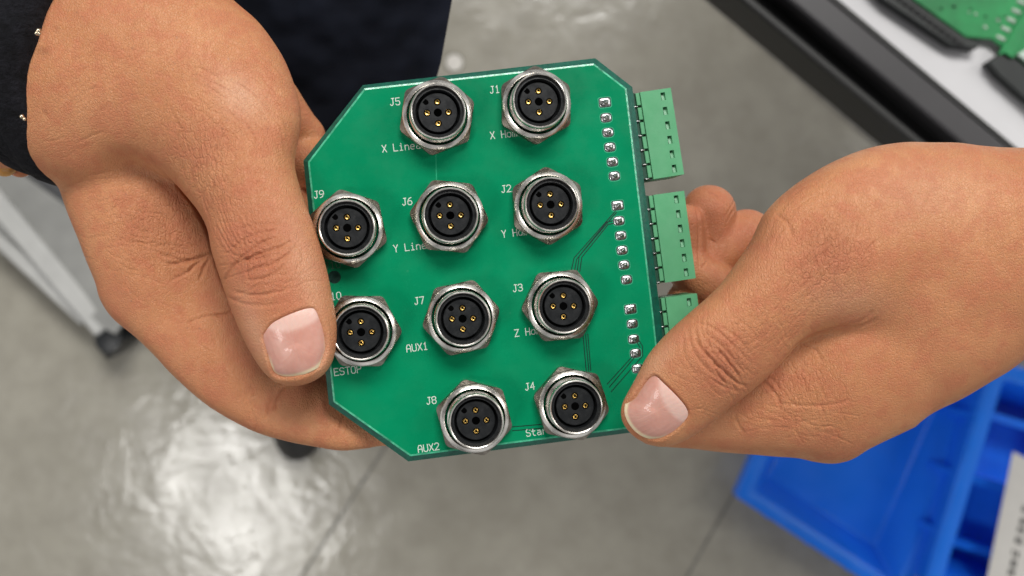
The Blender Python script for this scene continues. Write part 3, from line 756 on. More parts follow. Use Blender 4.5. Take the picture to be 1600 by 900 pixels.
left = dict(name='hand', org=(-60, -5, -20), mat=M['skin_a'],
    label='hand wearing the black wristband, its thumb pressing the left side of the green board',
    box=((-150, -2), (-48, 82), (-46, 30)),
    shapes=[dict(poly=[(-260,10),(-60,-40),(60,-70),(200,-90),(310,-55),(366,0),(402,32),(432,72),(452,112),(464,152),(469,192),(463,228),(460,258),(470,300),(489,350),(504,400),(517,450),(525,500),(526,540),(518,570),(499,590),(466,602),(435,597),(412,578),(389,540),(367,495),(347,440),(334,395),(326,358),(300,315),(262,278),(215,262),(150,285),(95,285),(40,265),(-60,262),(-260,250)],
                 z=[(-260,120,-4),(0,110,-4),(150,100,-2),(300,80,0),(420,160,2),(390,300,7),(430,420,11),(460,500,12),(480,575,12),(250,230,0)], kt=0.74, kb=0.7),
            dict(poly=[(-260,60),(0,30),(200,60),(350,160),(390,330),(440,470),(490,570),(560,610),(630,650),(660,690),(640,702),(600,697),(568,702),(530,704),(470,693),(420,681),(380,665),(330,636),(280,593),(250,560),(215,526),(180,497),(161,468),(154,440),(134,390),(114,340),(95,282),(77,222),(59,180),(52,130),(40,90),(-60,140),(-260,180)],
                 z=[(-260,120,-8),(60,150,-7),(120,300,-8),(190,450,-9),(300,560,-9),(430,650,-8),(560,670,-8),(650,690,-8),(300,320,-13),(340,480,-14)], kt=0.72, kb=0.8)],
    k=lambda x, y: 0.9+13*np.exp(-(((x-130)/125)**2+((y-130)/115)**2)),
    cones=[rc((425,160,-22),(470,215,-30),7.5,6.2), rc((470,215,-30),(462,330,-32),6.2,5.5), rc((300,250,-24),(420,360,-28),13,9), rc((400,330,-28),(600,400,-20),9,7.2), rc((600,400,-20),(690,420,-14),7.2,6),
           rc((380,430,-28),(580,520,-19),9,7), rc((580,520,-19),(660,540,-12),7,6), rc((440,240,-30),(620,300,-22),7,6)],
    grooves=gl,
    nails=[dict(z=20.5, tip=(480,585), base=(448,495), lun=0.25, loff=0.35, poly=c3((350,470),(372,442),(402,424),(440,407),(480,393),(508,389),(524,400),(540,432),(556,464),(568,496),(571,528),(556,562),(530,588),(492,607),(450,619),(412,621),(384,612),(370,586),(360,550),(349,512),(344,486)))],
    red=[(330,230,50,60,60,0.5),(240,340,60,70,0,0.55),(180,470,45,40,0,0.5),(330,600,110,40,40,0.3),(455,640,80,40,0,0.3),(290,380,35,50,0,0.55),(380,560,35,60,-20,0.4),(400,400,75,120,-15,1.0)],  # last blob paints the shadow from above into the thumb's colour
    net=[(320,250,90,60,70,0.9),(255,360,80,60,0,0.7),(400,385,60,50,0,0.5)],
    pale=[(375,150,45,28,40,0.8),(480,420,25,110,-15,0.45),(500,550,18,50,-10,0.5),(400,520,16,60,-20,0.5)])
gr = []
for pts, d, wd in [(c8((236,512),(246,552),(280,592),(318,628),(352,655),(378,668)),0.42,0.42),(c8((292,556),(318,590),(345,622),(362,650)),0.42,0.38),(c8((215,500),(228,560),(262,612),(315,652),(350,672)),0.22,0.4),
    (c8((262,520),(300,548),(340,590),(372,632)),0.25,0.36),(c8((230,490),(280,505),(330,545),(372,590)),0.2,0.36),(c8((270,640),(320,668),(360,680)),0.2,0.4),(c8((205,520),(205,575),(235,630)),0.14,0.4),
    (c8((300,500),(345,530),(390,580)),0.16,0.36),(c8((330,470),(380,505),(410,545)),0.12,0.36)]: gr.append((pts, 16, d, wd))
for pts, d, wd in [(c8((425,640),(438,668),(462,700),(466,730)),0.32,0.45),(c8((432,630),(455,655),(462,690)),0.25,0.4),(c8((460,710),(520,716),(590,716),(660,700)),0.2,0.45),(c8((345,742),(352,765),(370,790)),0.2,0.4),
    (c8((520,545),(560,565),(580,600)),0.2,0.4),(c8((600,515),(640,505),(690,500),(730,480)),0.25,0.6),(c8((640,497),(690,485),(715,455)),0.22,0.5)]: gr.append((pts, 6, d, wd))
gr.append(([(1325,508),(1287,518),(1252,532),(1222,562),(1196,592),(1160,622)], 6, 0.5, 0.6))
gr += arcs(1245, 500, 95, 150, 9, 118, 185, 34, 16, 0.13, 0.24, 3)
gr += scribble(1130, 570, 55, 24, 52, 26, 60, 35, 16, 0.14, 0.24, 0.1)
gr += [([(1152,326),(1143,372),(1118,408),(1100,420)],-28,0.5,0.6),([(1084,318),(1092,360),(1096,420)],-28,0.45,0.5),([(1100,300),(1120,308),(1138,325)],-26,0.15,0.4),([(1108,372),(1126,378),(1140,372)],-28,0.3,0.4),([(1160,345),(1175,362),(1180,385)],-30,0.3,0.5)]
gr += arcs(1330, 420, 95, 185, 16, -178, -95, 13, 12, 0.13, 0.3, 3)
gr += scribble(1290, 405, 75, 50, -58, 60, 34, 15, 14, 0.17, 0.26)
gr += scribble(1250, 600, 110, 50, 65, 44, 60, 16, 4, 0.08, 0.26)
gr += scribble(1220, 660, 120, 26, 5, 30, 70, 17, 0, 0.09, 0.26)
gr += scribble(1150, 520, 60, 40, -45, 34, 36, 18, 16, 0.09, 0.26)
gr += scribble(1350, 300, 120, 50, -12, 46, 50, 19, 10, 0.06, 0.26)
gr += scribble(1240, 500, 70, 30, -50, 24, 40, 20, 12, 0.09, 0.26)
gr += scribble(1080, 575, 40, 30, 20, 20, 30, 21, 14, 0.07, 0.24)
right = dict(name='hand', deep=1.0, org=(85, -10, -20), mat=M['skin_b'],
    label='bare hand from the right, thumbnail over the lower right corner of the green board',
    box=((22, 156), (-48, 44), (-52, 30)),
    shapes=[dict(poly=[(1860,300),(1700,240),(1600,237),(1533,234),(1493,229),(1447,226),(1400,226),(1354,233),(1308,249),(1262,275),(1221,305),(1197,331),(1188,346),(1171,382),(1146,419),(1117,454),(1074,494),(1045,520),(1013,555),(993,592),(975,625),(970,645),(976,665),(996,686),(1028,697),(1057,692),(1089,676),(1123,650),(1152,627),(1176,609),(1200,588),(1224,560),(1252,532),(1288,522),(1340,540),(1410,580),(1470,596),(1540,562),(1600,525),(1860,440)],
                 z=[(1860,370,0),(1600,370,0),(1450,330,0),(1330,330,2),(1250,400,5),(1180,500,7),(1100,570,7),(1030,620,6),(985,655,5.5),(1330,500,-1),(1420,580,-8),(1470,590,-9),(1540,555,-8),(1600,520,-6),(1330,440,1)], kt=0.74, kb=0.7),
            dict(poly=[(1860,340),(1600,325),(1450,335),(1340,385),(1240,450),(1140,560),(1050,620),(1000,660),(1004,690),(1040,697),(1077,700),(1123,706),(1181,710),(1239,714),(1268,721),(1297,724),(1325,717),(1349,702),(1377,688),(1412,671),(1435,656),(1470,630),(1516,597),(1556,574),(1600,546),(1700,510),(1860,480)],
                 z=[(1860,400,-6),(1600,450,-6),(1450,520,-7),(1330,600,-9),(1280,680,-11),(1180,660,-12),(1050,660,-14),(1300,450,-8)], kt=0.8, kb=0.8)],
    k=lambda x, y: 0.9+11/(1+np.exp(-(x-1400-0.25*(y-480))/26)),
    cones=[rc((1108,331,-33),(1104,420,-35),7.3,7.0), rc((1098,420,-34),(1180,480,-40),6.6,7.5), rc((1165,368,-36),(1108,400,-33),7.2,6.6), rc((1230,400,-32),(1165,372,-37),8,7.2),
           rc((1070,348,-27),(1076,420,-29),4.8,5.5), rc((1150,455,-34),(1070,470,-30),6,5), rc((1076,420,-27),(1180,500,-30),5.5,8), rc((1350,430,-22),(1180,500,-30),13,9), rc((1180,560,-22),(1040,580,-22),9,8), rc((1040,580,-22),(960,560,-17),8,6.5)],
    grooves=gr,
    nails=[dict(z=15, tip=(985,655), base=(1050,615), lun=0.27, loff=0.0, poly=c8((128,636),(150,655),(172,676),(195,700),(212,722),(218,742),(208,760),(188,780),(165,796),(138,808),(108,806),(80,792),(58,768),(46,740),(46,712),(60,685),(82,660),(104,641)))],
    red=[(1290,400,70,55,-50,0.75),(1145,590,60,50,40,0.45),(1215,600,50,40,0,0.45),(1300,700,60,25,0,0.55),(1110,350,70,90,0,1.0),(1170,370,50,60,0,0.9),(1190,680,90,30,0,0.4),(1075,380,25,60,0,0.6),(1130,570,70,55,-40,1.0)],  # thumb blob (last) and rear-finger blobs carry painted shade, the rest is redness
    net=[(1290,400,70,60,-50,1.0),(1240,600,80,50,0,0.6),(1140,570,50,50,0,0.5),(1200,480,60,50,0,0.5)],
    pale=[(1330,470,70,30,0,0.3),(1020,570,18,60,40,0.45),(1450,300,90,50,0,0.25)])
import time; t0 = time.time()
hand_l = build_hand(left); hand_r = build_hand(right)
print('hands', time.time()-t0, len(hand_l.data.vertices), len(hand_r.data.vertices))
# ------------------------------------------------------------------ the floor far below and what stands on it
ZF = -ZW
def floor_mat():
    m = mat('polished_concrete', 0.3, 0, (0.35,0.34,0.31)); t = NT(m)
    v = t.mapping((0,0,0),(0.01,0.01,0.01))
    f = t.noise(0.45, 5, 0.6, v); g = t.noise(2.2, 5, 0.65, v)
    c = t.ramp(f, [(0.3, (0.335,0.315,0.262)), (0.5, (0.39,0.368,0.31)), (0.7, (0.435,0.412,0.35))])
    c = t.mix(t.rng(g, 0.35, 0.7, 0.0, 0.6), c, (0.29,0.27,0.225))
    r = t.rng(t.noise(1.3, 4, 0.6, v), 0.3, 0.7, 0.13, 0.22)
    h = t.math('ADD', t.noise(1.6, 3, 0.55, v, 0.8), t.math('MULTIPLY', t.noise(5.5, 2, 0.5, v), 0.2))
    return t.out(c, r, t.bump(h, 0.12, 0.012))
b = MB(); b.add([(-4000,-4000,ZF),(4000,-4000,ZF),(4000,4000,ZF),(-4000,4000,ZF)], [(0,1,2,3)])
tag(link('floor', b.mesh('floor', floor_mat(), False, (0,0,ZF)), None, W((0,0,ZF))), kind='structure')
M['joint'] = simple('joint', (0.20,0.19,0.165), 0.5, var=0.3, scale=0.05)
M['tape'] = simple('tape', (0.33,0.33,0.31), 0.35, scale=0.02)
def strip(name, p, q, wd, m_, dz=0.6):
    a = Vector(at(*p, ZF+dz)); c = Vector(at(*q, ZF+dz)); d = (c-a).normalized(); n = Vector((-d.y, d.x, 0))*wd/2
    b = MB(); b.add([tuple(a-n), tuple(c-n), tuple(c+n), tuple(a+n)], [(0,1,2,3)])
    return tag(link(name, b.mesh(name, m_, False, tuple(a)), None, W(a)), kind='structure')
strip('floor_joint', (640,640), (400,1010), 4, M['joint']); strip('floor_joint', (1170,730), (1040,960), 4, M['joint'])
strip('floor_joint', (1060,-40), (1460,305), 6, M['joint'], 0.9); strip('floor_joint', (1095,-40), (1500,300), 6, M['joint'], 0.9)
# small clear washer lying on the floor
rx, ry, _ = at(710,98,ZF)
b = MB(); b.rev([(11.3,ZF+1),(12.0,ZF+2.6),(13.0,ZF+1)], 40, rx, ry, close=True)
dk = MB(); dk.rev([(11.4,ZF+0.9),(11.2,ZF+1.5),(0,ZF+1.5)], 40, rx, ry)
ring = link('ring', b.mesh('ring', simple('ring_rubber', (0.22,0.22,0.17), 0.4), 40, (rx,ry,ZF)), None, W((rx,ry,ZF)))
tag(ring, 'small pale disc in a thin dark ring, alone on the floor above the board', 'ring')
link('disc', dk.mesh('disc', simple('disc_pale', (0.66,0.63,0.58), 0.4), False, (rx,ry,ZF)), ring)
# person in dark clothes behind the left hand
def cloth_mat(name, c):
    m = mat(name, 0.9, 0, c, 0.2); t = NT(m)
    k = t.ramp(t.noise(0.02, 4, 0.6), [(0.3, tuple(x*0.6 for x in c)), (0.7, tuple(x*1.6 for x in c))])
    return t.out(k, None, t.bump(t.noise(0.02, 3, 0.5), 0.8, 0.02))
M['navy'] = cloth_mat('navy_cloth', (0.0045,0.006,0.012)); M['shoe'] = simple('shoe_black', (0.012,0.012,0.014), 0.45)
def body():
    # a bent standing leg and the hanging jacket hem: rings from the waist down
    b = MB(); n = 48; rings = []
    R = random.Random(4)
    for k in range(26):
        t = k/25; z = -60-t*880
        # centre and radii in mm, tracing the sight lines outward as it descends
        k1 = (D-z)/D/PXMM
        pxl, pxr = 300+40*t, 752-240*t**0.78
        x0 = (pxl-800)*k1; x1 = (pxr-800)*k1; cx = (x0+x1)/2; rx = (x1-x0)/2
        rx = rx if t < .35 else rx*(1-0.45*(t-.35)/.65)
        ybot = (450-(240+60*t))*k1; ytop = ybot+230+180*(1-t); cy = (ybot+ytop)/2; ry_ = (ytop-ybot)/2*(1-0.25*t)
        sg = lambda v_: math.copysign(abs(v_)**0.72, v_)
        rings.append([(cx+rx*sg(math.cos(a))*(1+0.03*math.sin(5*a+7*t)), cy+ry_*sg(math.sin(a))*(1+0.05*math.sin(4*a-6*t)), z) for a in [2*PI*i/n for i in range(n)]])
    vs = [p for g in rings for p in g]
    fs = [((q+1)*n+i, (q+1)*n+(i+1)%n, q*n+(i+1)%n, q*n+i) for q in range(25) for i in range(n)]
    fs.append(tuple(range(n))); fs.append(tuple(25*n+i for i in reversed(range(n))))
    b.add(vs, fs); return b
px0 = at(520,300,ZF)
person = link('person', body().mesh('person', M['navy'], True, px0), None, W(px0))
tag(person, 'person in loose dark navy clothes standing behind the left hand, seen from above', 'person')
def shoe(cx, cy, ang):
    b = MB(); n = 28; lay = [(0,1.0),(22,1.02),(30,0.97),(60,0.82),(88,0.55)]
    out = []
    for i in range(n):
        a = 2*PI*i/n; x = 135*math.cos(a); y = (46+8*math.cos(a))*math.sin(a); out.append((x, y))
    c, s = math.cos(ang), math.sin(ang)
    for z, k in lay:
        for x, y in out:
            X_ = x*(k if x > 0 else 1-0.1*(1-k)); Y_ = y*k; b.v.append((cx+X_*c-Y_*s, cy+X_*s+Y_*c, ZF+z))
    for q in range(len(lay)-1):
        for i in range(n): b.f.append((q*n+i, q*n+(i+1)%n, (q+1)*n+(i+1)%n, (q+1)*n+i)); b.mi.append(0)
    b.f.append(tuple(4*n+i for i in range(n))); b.mi.append(0); b.f.append(tuple(reversed(range(n)))); b.mi.append(0)
    return b
sx, sy, _ = at(492,556,ZF)
o = link('shoe', shoe(sx, sy, math.radians(-100)).mesh('shoe', M['shoe'], True, px0), person)

# ---- work table at the upper right
ZT = -330.0
M['rail'] = simple('rail_dark', (0.011,0.011,0.010), 0.5, var=0.1, scale=0.02); M['rail2'] = simple('rail_grey', (0.042,0.040,0.042), 0.4, var=0.1, scale=0.02)
M['slot'] = simple('slot_black', (0.002,0.002,0.003), 0.7); M['top'] = simple('table_white', (0.58,0.575,0.585), 0.6, var=0.05, scale=0.01)
ta = Vector(at(1300,0,ZT)); tb = Vector(at(1581,234,ZT)); td = (tb-ta).normalized(); tn = Vector((-td.y, td.x, 0))
if tn.x < 0: tn = -tn
def tpt(s, n, z): p = ta+td*s+tn*n; return (p.x, p.y, z)
def tbox(name, n0, n1, z0, z1, m_, parent, s0=-260, s1=330, bev=0):
    b = MB(); b.add([tpt(s0,n0,z0),tpt(s1,n0,z0),tpt(s1,n1,z0),tpt(s0,n1,z0),tpt(s0,n0,z1),tpt(s1,n0,z1),tpt(s1,n1,z1),tpt(s0,n1,z1)],
        [(3,2,1,0),(4,5,6,7),(0,1,5,4),(1,2,6,5),(2,3,7,6),(3,0,4,7)])
    me = b.mesh(name, m_, False, tuple(ta)); import bmesh
    bm = bmesh.new(); bm.from_mesh(me); bmesh.ops.recalc_face_normals(bm, faces=bm.faces); bm.to_mesh(me); bm.free()
    o = link(name, me, parent)
    if bev:
        q = o.modifiers.new('bevel','BEVEL'); q.width = bev/1000; q.segments = 3
    return o
table = empty('work_table', tuple(ta)); tag(table, 'white work table with a dark slotted metal edge at the upper right', 'table')
kx = (D-ZT)/D/PXMM
dperp = lambda px0_, px1_: abs((px1_-px0_)*kx*tn.x)
w1, w2, w3 = dperp(1300,1231), dperp(1300,1194), dperp(1300,1131)
tbox('tabletop', 0.0, 620, ZT-30, ZT, M['top'], table)
tbox('edge_rail', -w1, -0.4, ZT-28, ZT+1, M['rail2'], table, bev=2)
tbox('rail_slot', -w2-2, -w1-0.3, ZT-40, ZT-14, M['slot'], table)
tbox('lower_rail', -w3+7, -w2-2.4, ZT-40, ZT-2, M['rail'], table, bev=2)
tbox('edge_seal', -0.3, 2.2, ZT-2, ZT+1.2, M['rail'], table)
for s in (270,): tbox('leg', 20, 60, ZF, ZT-41, M['rail'], table, s, s+42)
for s in (-250, 280): tbox('leg', 560, 602, ZF, ZT-31, M['rail'], table, s, s+42)
# ---- circuit board lying on the table
M['pcb2'] = simple('pcb_green', (0.005,0.19,0.05), 0.35, var=0.35, scale=0.05, bump=0.3); M['blk'] = simple('block_black', (0.007,0.010,0.009), 0.5, var=0.4, scale=0.2)
ob = Vector(at(1490,0,ZT)); 
dev = empty('controller_board', (ob.x, ob.y, ZT)); tag(dev, 'green controller board with black terminal strips lying on the white table, top right corner', 'circuit board')
def dbox(name, pxs, z0, z1, m_, parent=dev, grow=0):
    b = MB(); P = [at(x, y, ZT+z1)[:2] for x, y in pxs]
    ar = sum(P[i][0]*P[(i+1)%len(P)][1]-P[(i+1)%len(P)][0]*P[i][1] for i in range(len(P)))
    if ar < 0: P = P[::-1]
    b.prism(P, ZT+z0, ZT+z1, 0.5); return link(name, b.mesh(name, m_, False, (ob.x, ob.y, ZT)), parent)
dbox('board_base', [(1380,-60),(1428,0),(1509,58),(1550,61),(1600,100),(1720,200),(1720,-60)], 4, 6, M['pcb2'])
dbox('terminal_strip', [(1325,-60),(1362,-60),(1426,1),(1506,57),(1530,66),(1526,76),(1486,70),(1382,0)], 0.2, 8, M['blk'])
dbox('terminal_strip', [(1544,96),(1570,80),(1720,190),(1720,260),(1560,116)], 0.2, 8, M['blk'])
for k in range(14):
    x = 1372+k*9.5; y = -22+k*7.0
    dbox('screw_clamp', [(x,y),(x+7,y+5),(x+12,y),(x+5,y-5)], 8.05, 8.8, M['slot'])
sl = simple('silk_dim', (0.55,0.62,0.55), 0.6)
for k in range(7):
    x = 1557+k*8; y = 58-k*14
    dbox('chip_pin', [(x,y),(x+13,y+6),(x+15,y+2),(x+2,y-4)], 6.05, 7, sl)
dbox('pin_header', [(1560,85),(1580,97),(1640,-10),(1622,-20)], 6.05, 8, M['pcb2'])
dbox('display', [(1590,85),(1606,98),(1660,110),(1660,40)], 6.06, 9, simple('pale_chip', (0.45,0.55,0.48), 0.5))
R = random.Random(2)
for k in range(16):
    x = 1450+R.random()*120; y = R.random()*52-10; 
    if x < 1450+y*1.1: continue
    s = 1.4+R.random()*1.6; dbox('chip', [(x,y),(x+s*1.6,y+s),(x+s*2.2,y),(x+s*.6,y-s)], 6.07, 6.8, sl if k % 2 else M['blk'])

# ---- blue crates on the floor, lower right
def blue_mat():
    m = mat('crate_blue', 0.34, 0, (0.004,0.10,0.62)); t = NT(m); v = t.mapping((0,0,0),(0.01,0.01,0.01))
    c = t.ramp(t.noise(0.8, 4, 0.6, v), [(0.3, (0.010,0.17,0.80)), (0.7, (0.014,0.21,0.95))])
    return t.out(c, t.rng(t.noise(3, 3, 0.6, v), 0.3, 0.7, 0.28, 0.42), t.bump(t.noise(1.5, 3, 0.5, v), 0.15, 0.01))
M['blue'] = blue_mat()
def crate(o3, u, v, lu, lv, ht, name_loc, ribs=True):
    """o3 corner on the floor (x,y,z), u/v unit directions; walls lean outward, a rim runs round the top"""
    def Pt(a, b_, z): return (o3[0]+u[0]*a+v[0]*b_, o3[1]+u[1]*a+v[1]*b_, o3[2]+z)
    def rect(b, m_, z): return [Pt(m_, m_, z), Pt(lu-m_, m_, z), Pt(lu-m_, lv-m_, z), Pt(m_, lv-m_, z)]
    b = MB(); L_ = [rect(b, 16, 0), rect(b, 6, ht-22), rect(b, 0, ht-22), rect(b, 0, ht), rect(b, 19, ht+1), rect(b, 22, ht-5), rect(b, 44, 8)]
    vs = [p for g in L_ for p in g]; fs = []
    for q in range(len(L_)-1):
        for i in range(4): j = (i+1)%4; fs.append((q*4+i, q*4+j, (q+1)*4+j, (q+1)*4+i))
    fs += [(3,2,1,0), tuple((len(L_)-1)*4+i for i in range(4))]
    b.add(vs, fs); me = b.mesh('crate_body', M['blue'], False, o3); import bmesh
    bm = bmesh.new(); bm.from_mesh(me); bmesh.ops.recalc_face_normals(bm, faces=bm.faces); bmesh.ops.bevel(bm, geom=bm.edges[:], offset=0.005, segments=3, affect='EDGES', clamp_overlap=True)
    for f in bm.faces: f.smooth = True
    bm.to_mesh(me); bm.free()
    me.set_sharp_from_angle(angle=0.9)
    rib = MB()
    if ribs:
        for k in range(1, 4):
            for s in (0, 1):
                a = lu*k/4; yy = (6, 16) if s == 0 else (lv-16, lv-6)
                rib.add([Pt(a-4,yy[0]-10*(s==0),3),Pt(a+4,yy[0]-10*(s==0),3),Pt(a+4,yy[1]+10*(s==1),3),Pt(a-4,yy[1]+10*(s==1),3),Pt(a-4,yy[0]-4*(s==0),ht-23),Pt(a+4,yy[0]-4*(s==0),ht-23),Pt(a+4,yy[1]+4*(s==1),ht-23),Pt(a-4,yy[1]+4*(s==1),ht-23)],
                    [(3,2,1,0),(4,5,6,7),(0,1,5,4),(1,2,6,5),(2,3,7,6),(3,0,4,7)])
    return me, rib, Pt
def place_crate(label, p0, p1, lv, ht, z=0.0, side=1, group='blue plastic crates', vd=None):
    a = Vector(at(*p0, ZF+z+ht)); c = Vector(at(*p1, ZF+z+ht)); u = (c-a).normalized(); v = (Vector((-u.y, u.x, 0))*side) if vd is None else Vector((vd[0],vd[1],0)).normalized(); lu = (c-a).length
    o3 = (a.x, a.y, ZF+z+0.5); me, rib, Pt = crate(o3, u, v, lu, lv, ht, None)
    root = empty('crate', o3); tag(root, label, 'crate', group)
    link('crate_body', me, root)
    for k in range(0, len(rib.v), 8):
        r1 = MB(); r1.add(rib.v[k:k+8], [(3,2,1,0),(4,5,6,7),(0,1,5,4),(1,2,6,5),(2,3,7,6),(3,0,4,7)]); link('wall_rib', r1.mesh('wall_rib', M['blue'], False, o3), root)
    return root, Pt, lu
crA, PA, luA = place_crate('shallow blue plastic crate lying open on the floor under the right wrist', (1148,775), (1412,948), 330, 55, vd=(0.40,0.92))
crB, PB, luB = place_crate('deep blue plastic crate right of the shallow one, with a white printed sheet', (1440,925), (1552,560), 420, 110, side=-1)
for k in range(3):
    a0, b0 = luB*(0.2+0.28*k), 0
    q = [PB(a0,30,6), PB(a0+10,30,6), PB(a0+10,390,6), PB(a0,390,6)]; q2 = [(p[0],p[1],p[2]+60) for p in q]
    b = MB(); b.add(q+q2, [(3,2,1,0),(4,5,6,7),(0,1,5,4),(1,2,6,5),(2,3,7,6),(3,0,4,7)]); link('divider', b.mesh('divider', M['blue'], False, tuple(crB.location*1000-Vector((0,0,ZW)))), crB)
M['paper'] = simple('paper', (0.66,0.64,0.60), 0.6, var=0.04, scale=0.05); M['ink'] = simple('ink', (0.02,0.02,0.02), 0.6)
zl = ZF+114
pp = [Vector(at(x, y, zl)) for x, y in ((1583,706),(1750,790),(1720,1010),(1540,915))]
b = MB(); b.add([tuple(p) for p in pp]+[tuple(p-Vector((0,0,1))) for p in pp], [(3,2,1,0),(0,1,5,4),(1,2,6,5),(2,3,7,6),(3,0,4,7),(4,5,6,7)])
sheet = link('paper_sheet', b.mesh('paper_sheet', M['paper'], False, tuple(pp[0])), None, W(pp[0])); tag(sheet, 'white printed paper sheet resting on the deep blue crate', 'paper sheet')
b = MB(); R = random.Random(8); e = (pp[3]-pp[0]).normalized(); f_ = (pp[1]-pp[0]).normalized()
for k in range(11):
    s = 55+k*13+R.uniform(-2,2); l = 8+R.random()*2
    for q in range(3):
        o_ = pp[0]+e*s+f_*(26-k*0.4+q*3.2+R.uniform(-1,1)); wq = 2.2
        b.add([tuple(o_+Vector((0,0,.5))), tuple(o_+e*l*(0.5+0.5*R.random())+Vector((0,0,.5))), tuple(o_+e*l*.8+f_*wq+Vector((0,0,.5))), tuple(o_+f_*wq+Vector((0,0,.5)))], [(3,2,1,0)])
link('printed_digits', b.mesh('printed_digits', M['ink'], False, tuple(pp[0])), sheet)

# ---- trolley at the left: pale leg bar on a caster, grey panel behind
M['bar'] = simple('bar_pale', (0.52,0.52,0.50), 0.35, 0.0, var=0.1, scale=0.02); M['panel'] = simple('panel_grey', (0.075,0.077,0.082), 0.55, var=0.08, scale=0.02); M['rubber'] = simple('rubber', (0.012,0.014,0.016), 0.4)
cs = Vector(at(184,532,ZF+25)); tro = empty('trolley', (cs.x, cs.y, ZF)); tag(tro, 'pale metal trolley leg with a black caster and grey side panel, left of the hands', 'trolley')
def obar(name, p0, z0, p1, z1, wd, ht, m_):
    a = Vector(at(*p0, z0)); c = Vector(at(*p1, z1)); d = (c-a).normalized(); n = Vector((-d.y, d.x, 0)).normalized()*wd/2; up = Vector((0,0,ht))
    b = MB(); b.add([tuple(q) for q in (a-n, c-n, c+n, a+n, a-n+up, c-n+up, c+n+up, a+n+up)], [(3,2,1,0),(4,5,6,7),(0,1,5,4),(1,2,6,5),(2,3,7,6),(3,0,4,7)])
    o = link(name, b.mesh(name, m_, False, (cs.x, cs.y, ZF)), tro); q = o.modifiers.new('bevel','BEVEL'); q.width = 0.004; q.segments = 3; return o
obar('leg_bar', (172,515), ZF+45, (-110,180), ZF+60, 26, 22, M['bar']); obar('leg_bar', (140,500), ZF+40, (-140,240), ZF+52, 20, 12, M['bar'])
b = MB(); P = [at(x, y, ZF+58) for x, y in ((190,500),(120,380),(20,262),(-40,190),(-60,60),(260,60),(480,420),(330,520))]
b.v = [tuple(p) for p in P]+[(p[0],p[1],p[2]-12) for p in P]; n_ = len(P)
b.f = [tuple(reversed(range(n_))), tuple(range(n_,2*n_))]+[(i,(i+1)%n_,n_+(i+1)%n_,n_+i) for i in range(n_)]; b.mi = [0]*len(b.f)
link('side_panel', b.mesh('side_panel', M['panel'], False, (cs.x, cs.y, ZF)), tro)
b = MB(); P = [at(x, y, ZF+68) for x, y in ((-70,205),(20,262),(104,322),(150,398),(196,500),(180,522),(160,512),(60,412),(-70,300))]
b.v = [tuple(p) for p in P]+[(p[0],p[1],p[2]-8) for p in P]; n_ = len(P)
b.f = [tuple(reversed(range(n_))), tuple(range(n_,2*n_))]+[(i,(i+1)%n_,n_+(i+1)%n_,n_+i) for i in range(n_)]; b.mi = [0]*len(b.f)
link('leg_cover', b.mesh('leg_cover', simple('cover_pale', (0.30,0.30,0.285), 0.35, var=0.12, scale=0.02), False, (cs.x, cs.y, ZF)), tro)
b = MB(); nn = 24
for s, r in ((-14,15),(-11,25),(11,25),(14,15)):
    for i in range(nn): a = 2*PI*i/nn; b.v.append((cs.x+r*math.cos(a)*0.75+s*0.65, cs.y+r*math.cos(a)*0.65-s*0.75, ZF+26+r*math.sin(a)))
for q in range(3):
    for i in range(nn): b.f.append((q*nn+i, q*nn+(i+1)%nn, (q+1)*nn+(i+1)%nn, (q+1)*nn+i)); b.mi.append(0)
b.f += [tuple(reversed(range(nn))), tuple(3*nn+i for i in range(nn))]; b.mi += [0,0]
link('caster_wheel', b.mesh('caster_wheel', M['rubber'], 50, (cs.x, cs.y, ZF)), tro)
b = MB(); b.rev([(14,ZF+40),(17,ZF+52),(17,ZF+60),(6,ZF+62),(0,ZF+62)], 24, cs.x+2, cs.y+4); link('caster_fork', b.mesh('caster_fork', M['rubber'], 50, (cs.x, cs.y, ZF)), tro)

# ---- bands on the left wrist
def band_mat():
    m = mat('black_velvet', 0.95, 0, (0.006,0.006,0.008), 0.2); t = NT(m)
    c = t.ramp(t.noise(0.4, 4, 0.7), [(0.35, (0.003,0.003,0.004)), (0.75, (0.012,0.012,0.016))])
    t.b.inputs['Sheen Weight'].default_value = 0.02
    return t.out(c, None, t.bump(t.noise(0.35, 5, 0.7), 0.9, 0.0015))
M['velvet'] = band_mat(); M['amber'] = simple('amber', (0.62,0.30,0.07), 0.18, var=0.45, scale=0.15, rvar=0.05); M['amber2'] = simple('amber_dark', (0.40,0.13,0.05), 0.18, var=0.4, scale=0.15); M['steel'] = simple('steel', (0.62,0.52,0.38), 0.2, 1.0)
zc_w = -6.0
def wrist_ring(px_top, px_mid, px_bot, ry, rz, n=60):
    """points of a loop round the wrist; passes over at the middle, under at the back"""
    T = Vector(at(*px_top, zc_w)); B = Vector(at(*px_bot, zc_w)); c = (T+B)/2; h_ = (T-B)/2; ax = Vector((h_.y, -h_.x, 0)).normalized(); out = []
    for i in range(n):
        a = 2*PI*i/n; out.append(tuple(c+h_*math.cos(a)*ry+Vector((0,0,1))*rz*math.sin(a)+ax*px_mid*(math.sin(a))))
    return out
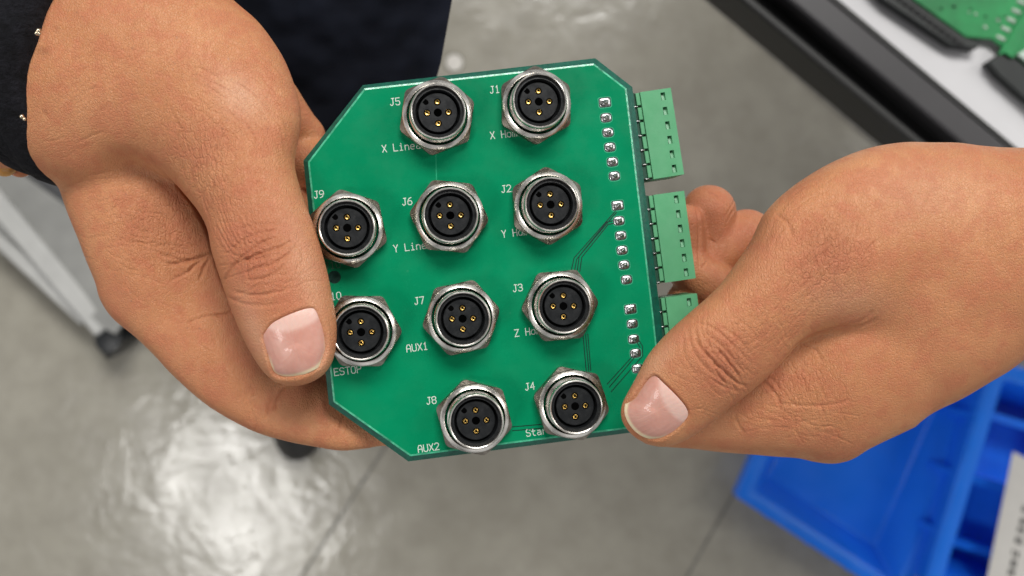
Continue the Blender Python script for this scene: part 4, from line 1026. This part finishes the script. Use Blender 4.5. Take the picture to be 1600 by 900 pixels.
band = MB(); Rn = random.Random(3)
for (tp_, off, bt, r0) in (((196,-60), -11.0, (112,248), 7.0), ((166,-62), -10.5, (92,256), 4.6), ((138,-62), -9.0, (66,246), 5.0)):
    pts = wrist_ring(tp_, off, bt, 1.0, 21.5)
    ph = Rn.random()*6
    rad = [r0*(1+0.09*math.sin(i*0.45+ph)+0.03*math.sin(i*1.1+ph*2)) for i in range(len(pts))]
    band.tube(pts, rad, 24, closed=True)
bo = at(30,110,zc_w)
o = link('wrist_band', band.mesh('wrist_band', M['velvet'], True, bo), None, W(bo)); tag(o, 'thick black gathered fabric band around the left wrist', 'wristband')
b = MB()
for x, y, z, r in ((60,48,20.3,0.6),(57,52,20.5,0.5),(61,53,20.2,0.45),(34,182,19.3,0.5),(38,186,19.0,0.4)):
    c = at(x, y, z); b.rev([(0.01, c[2]-r)]+[(r*math.cos(q), c[2]+r*math.sin(q)) for q in (-0.9,-0.4,0,0.4,0.9,1.3)]+[(0,c[2]+r)], 14, c[0], c[1])
link('bead_trim', b.mesh('bead_trim', M['steel'], True, bo), o)
br = empty('bead_bracelet', at(-20,110,zc_w)); tag(br, 'amber and brown bead bracelet at the left edge, beyond the black wristband', 'bracelet')
loop = wrist_ring((66,-46), -8, (10,238), 1.12, 21, 30)
bead0 = None
for i, p in enumerate(loop):
    if bead0 is None or i % 3 == 1:
        b = MB(); r = 3.3; b.rev([(0, -r)]+[(r*math.cos(q), r*math.sin(q)*0.95) for q in np.linspace(-1.4,1.4,12)]+[(0,r)], 22); mb_ = b.mesh('bead', M['amber2'] if i % 3 == 1 else M['amber'], True)
        if bead0 is None: meA = mb_; bead0 = 1
        else: meB = mb_
    q = link('bead', meB if i % 3 == 1 else meA, br); q.location = W(p)-br.location; q.rotation_euler = (i*1.3, i*0.7, i)
b = MB(); b.tube(loop, 0.5, 6, closed=True); link('cord', b.mesh('cord', M['rubber'], True, at(-20,110,zc_w)), br)
sc.render.engine = 'CYCLES'; sc.cycles.max_bounces = 6
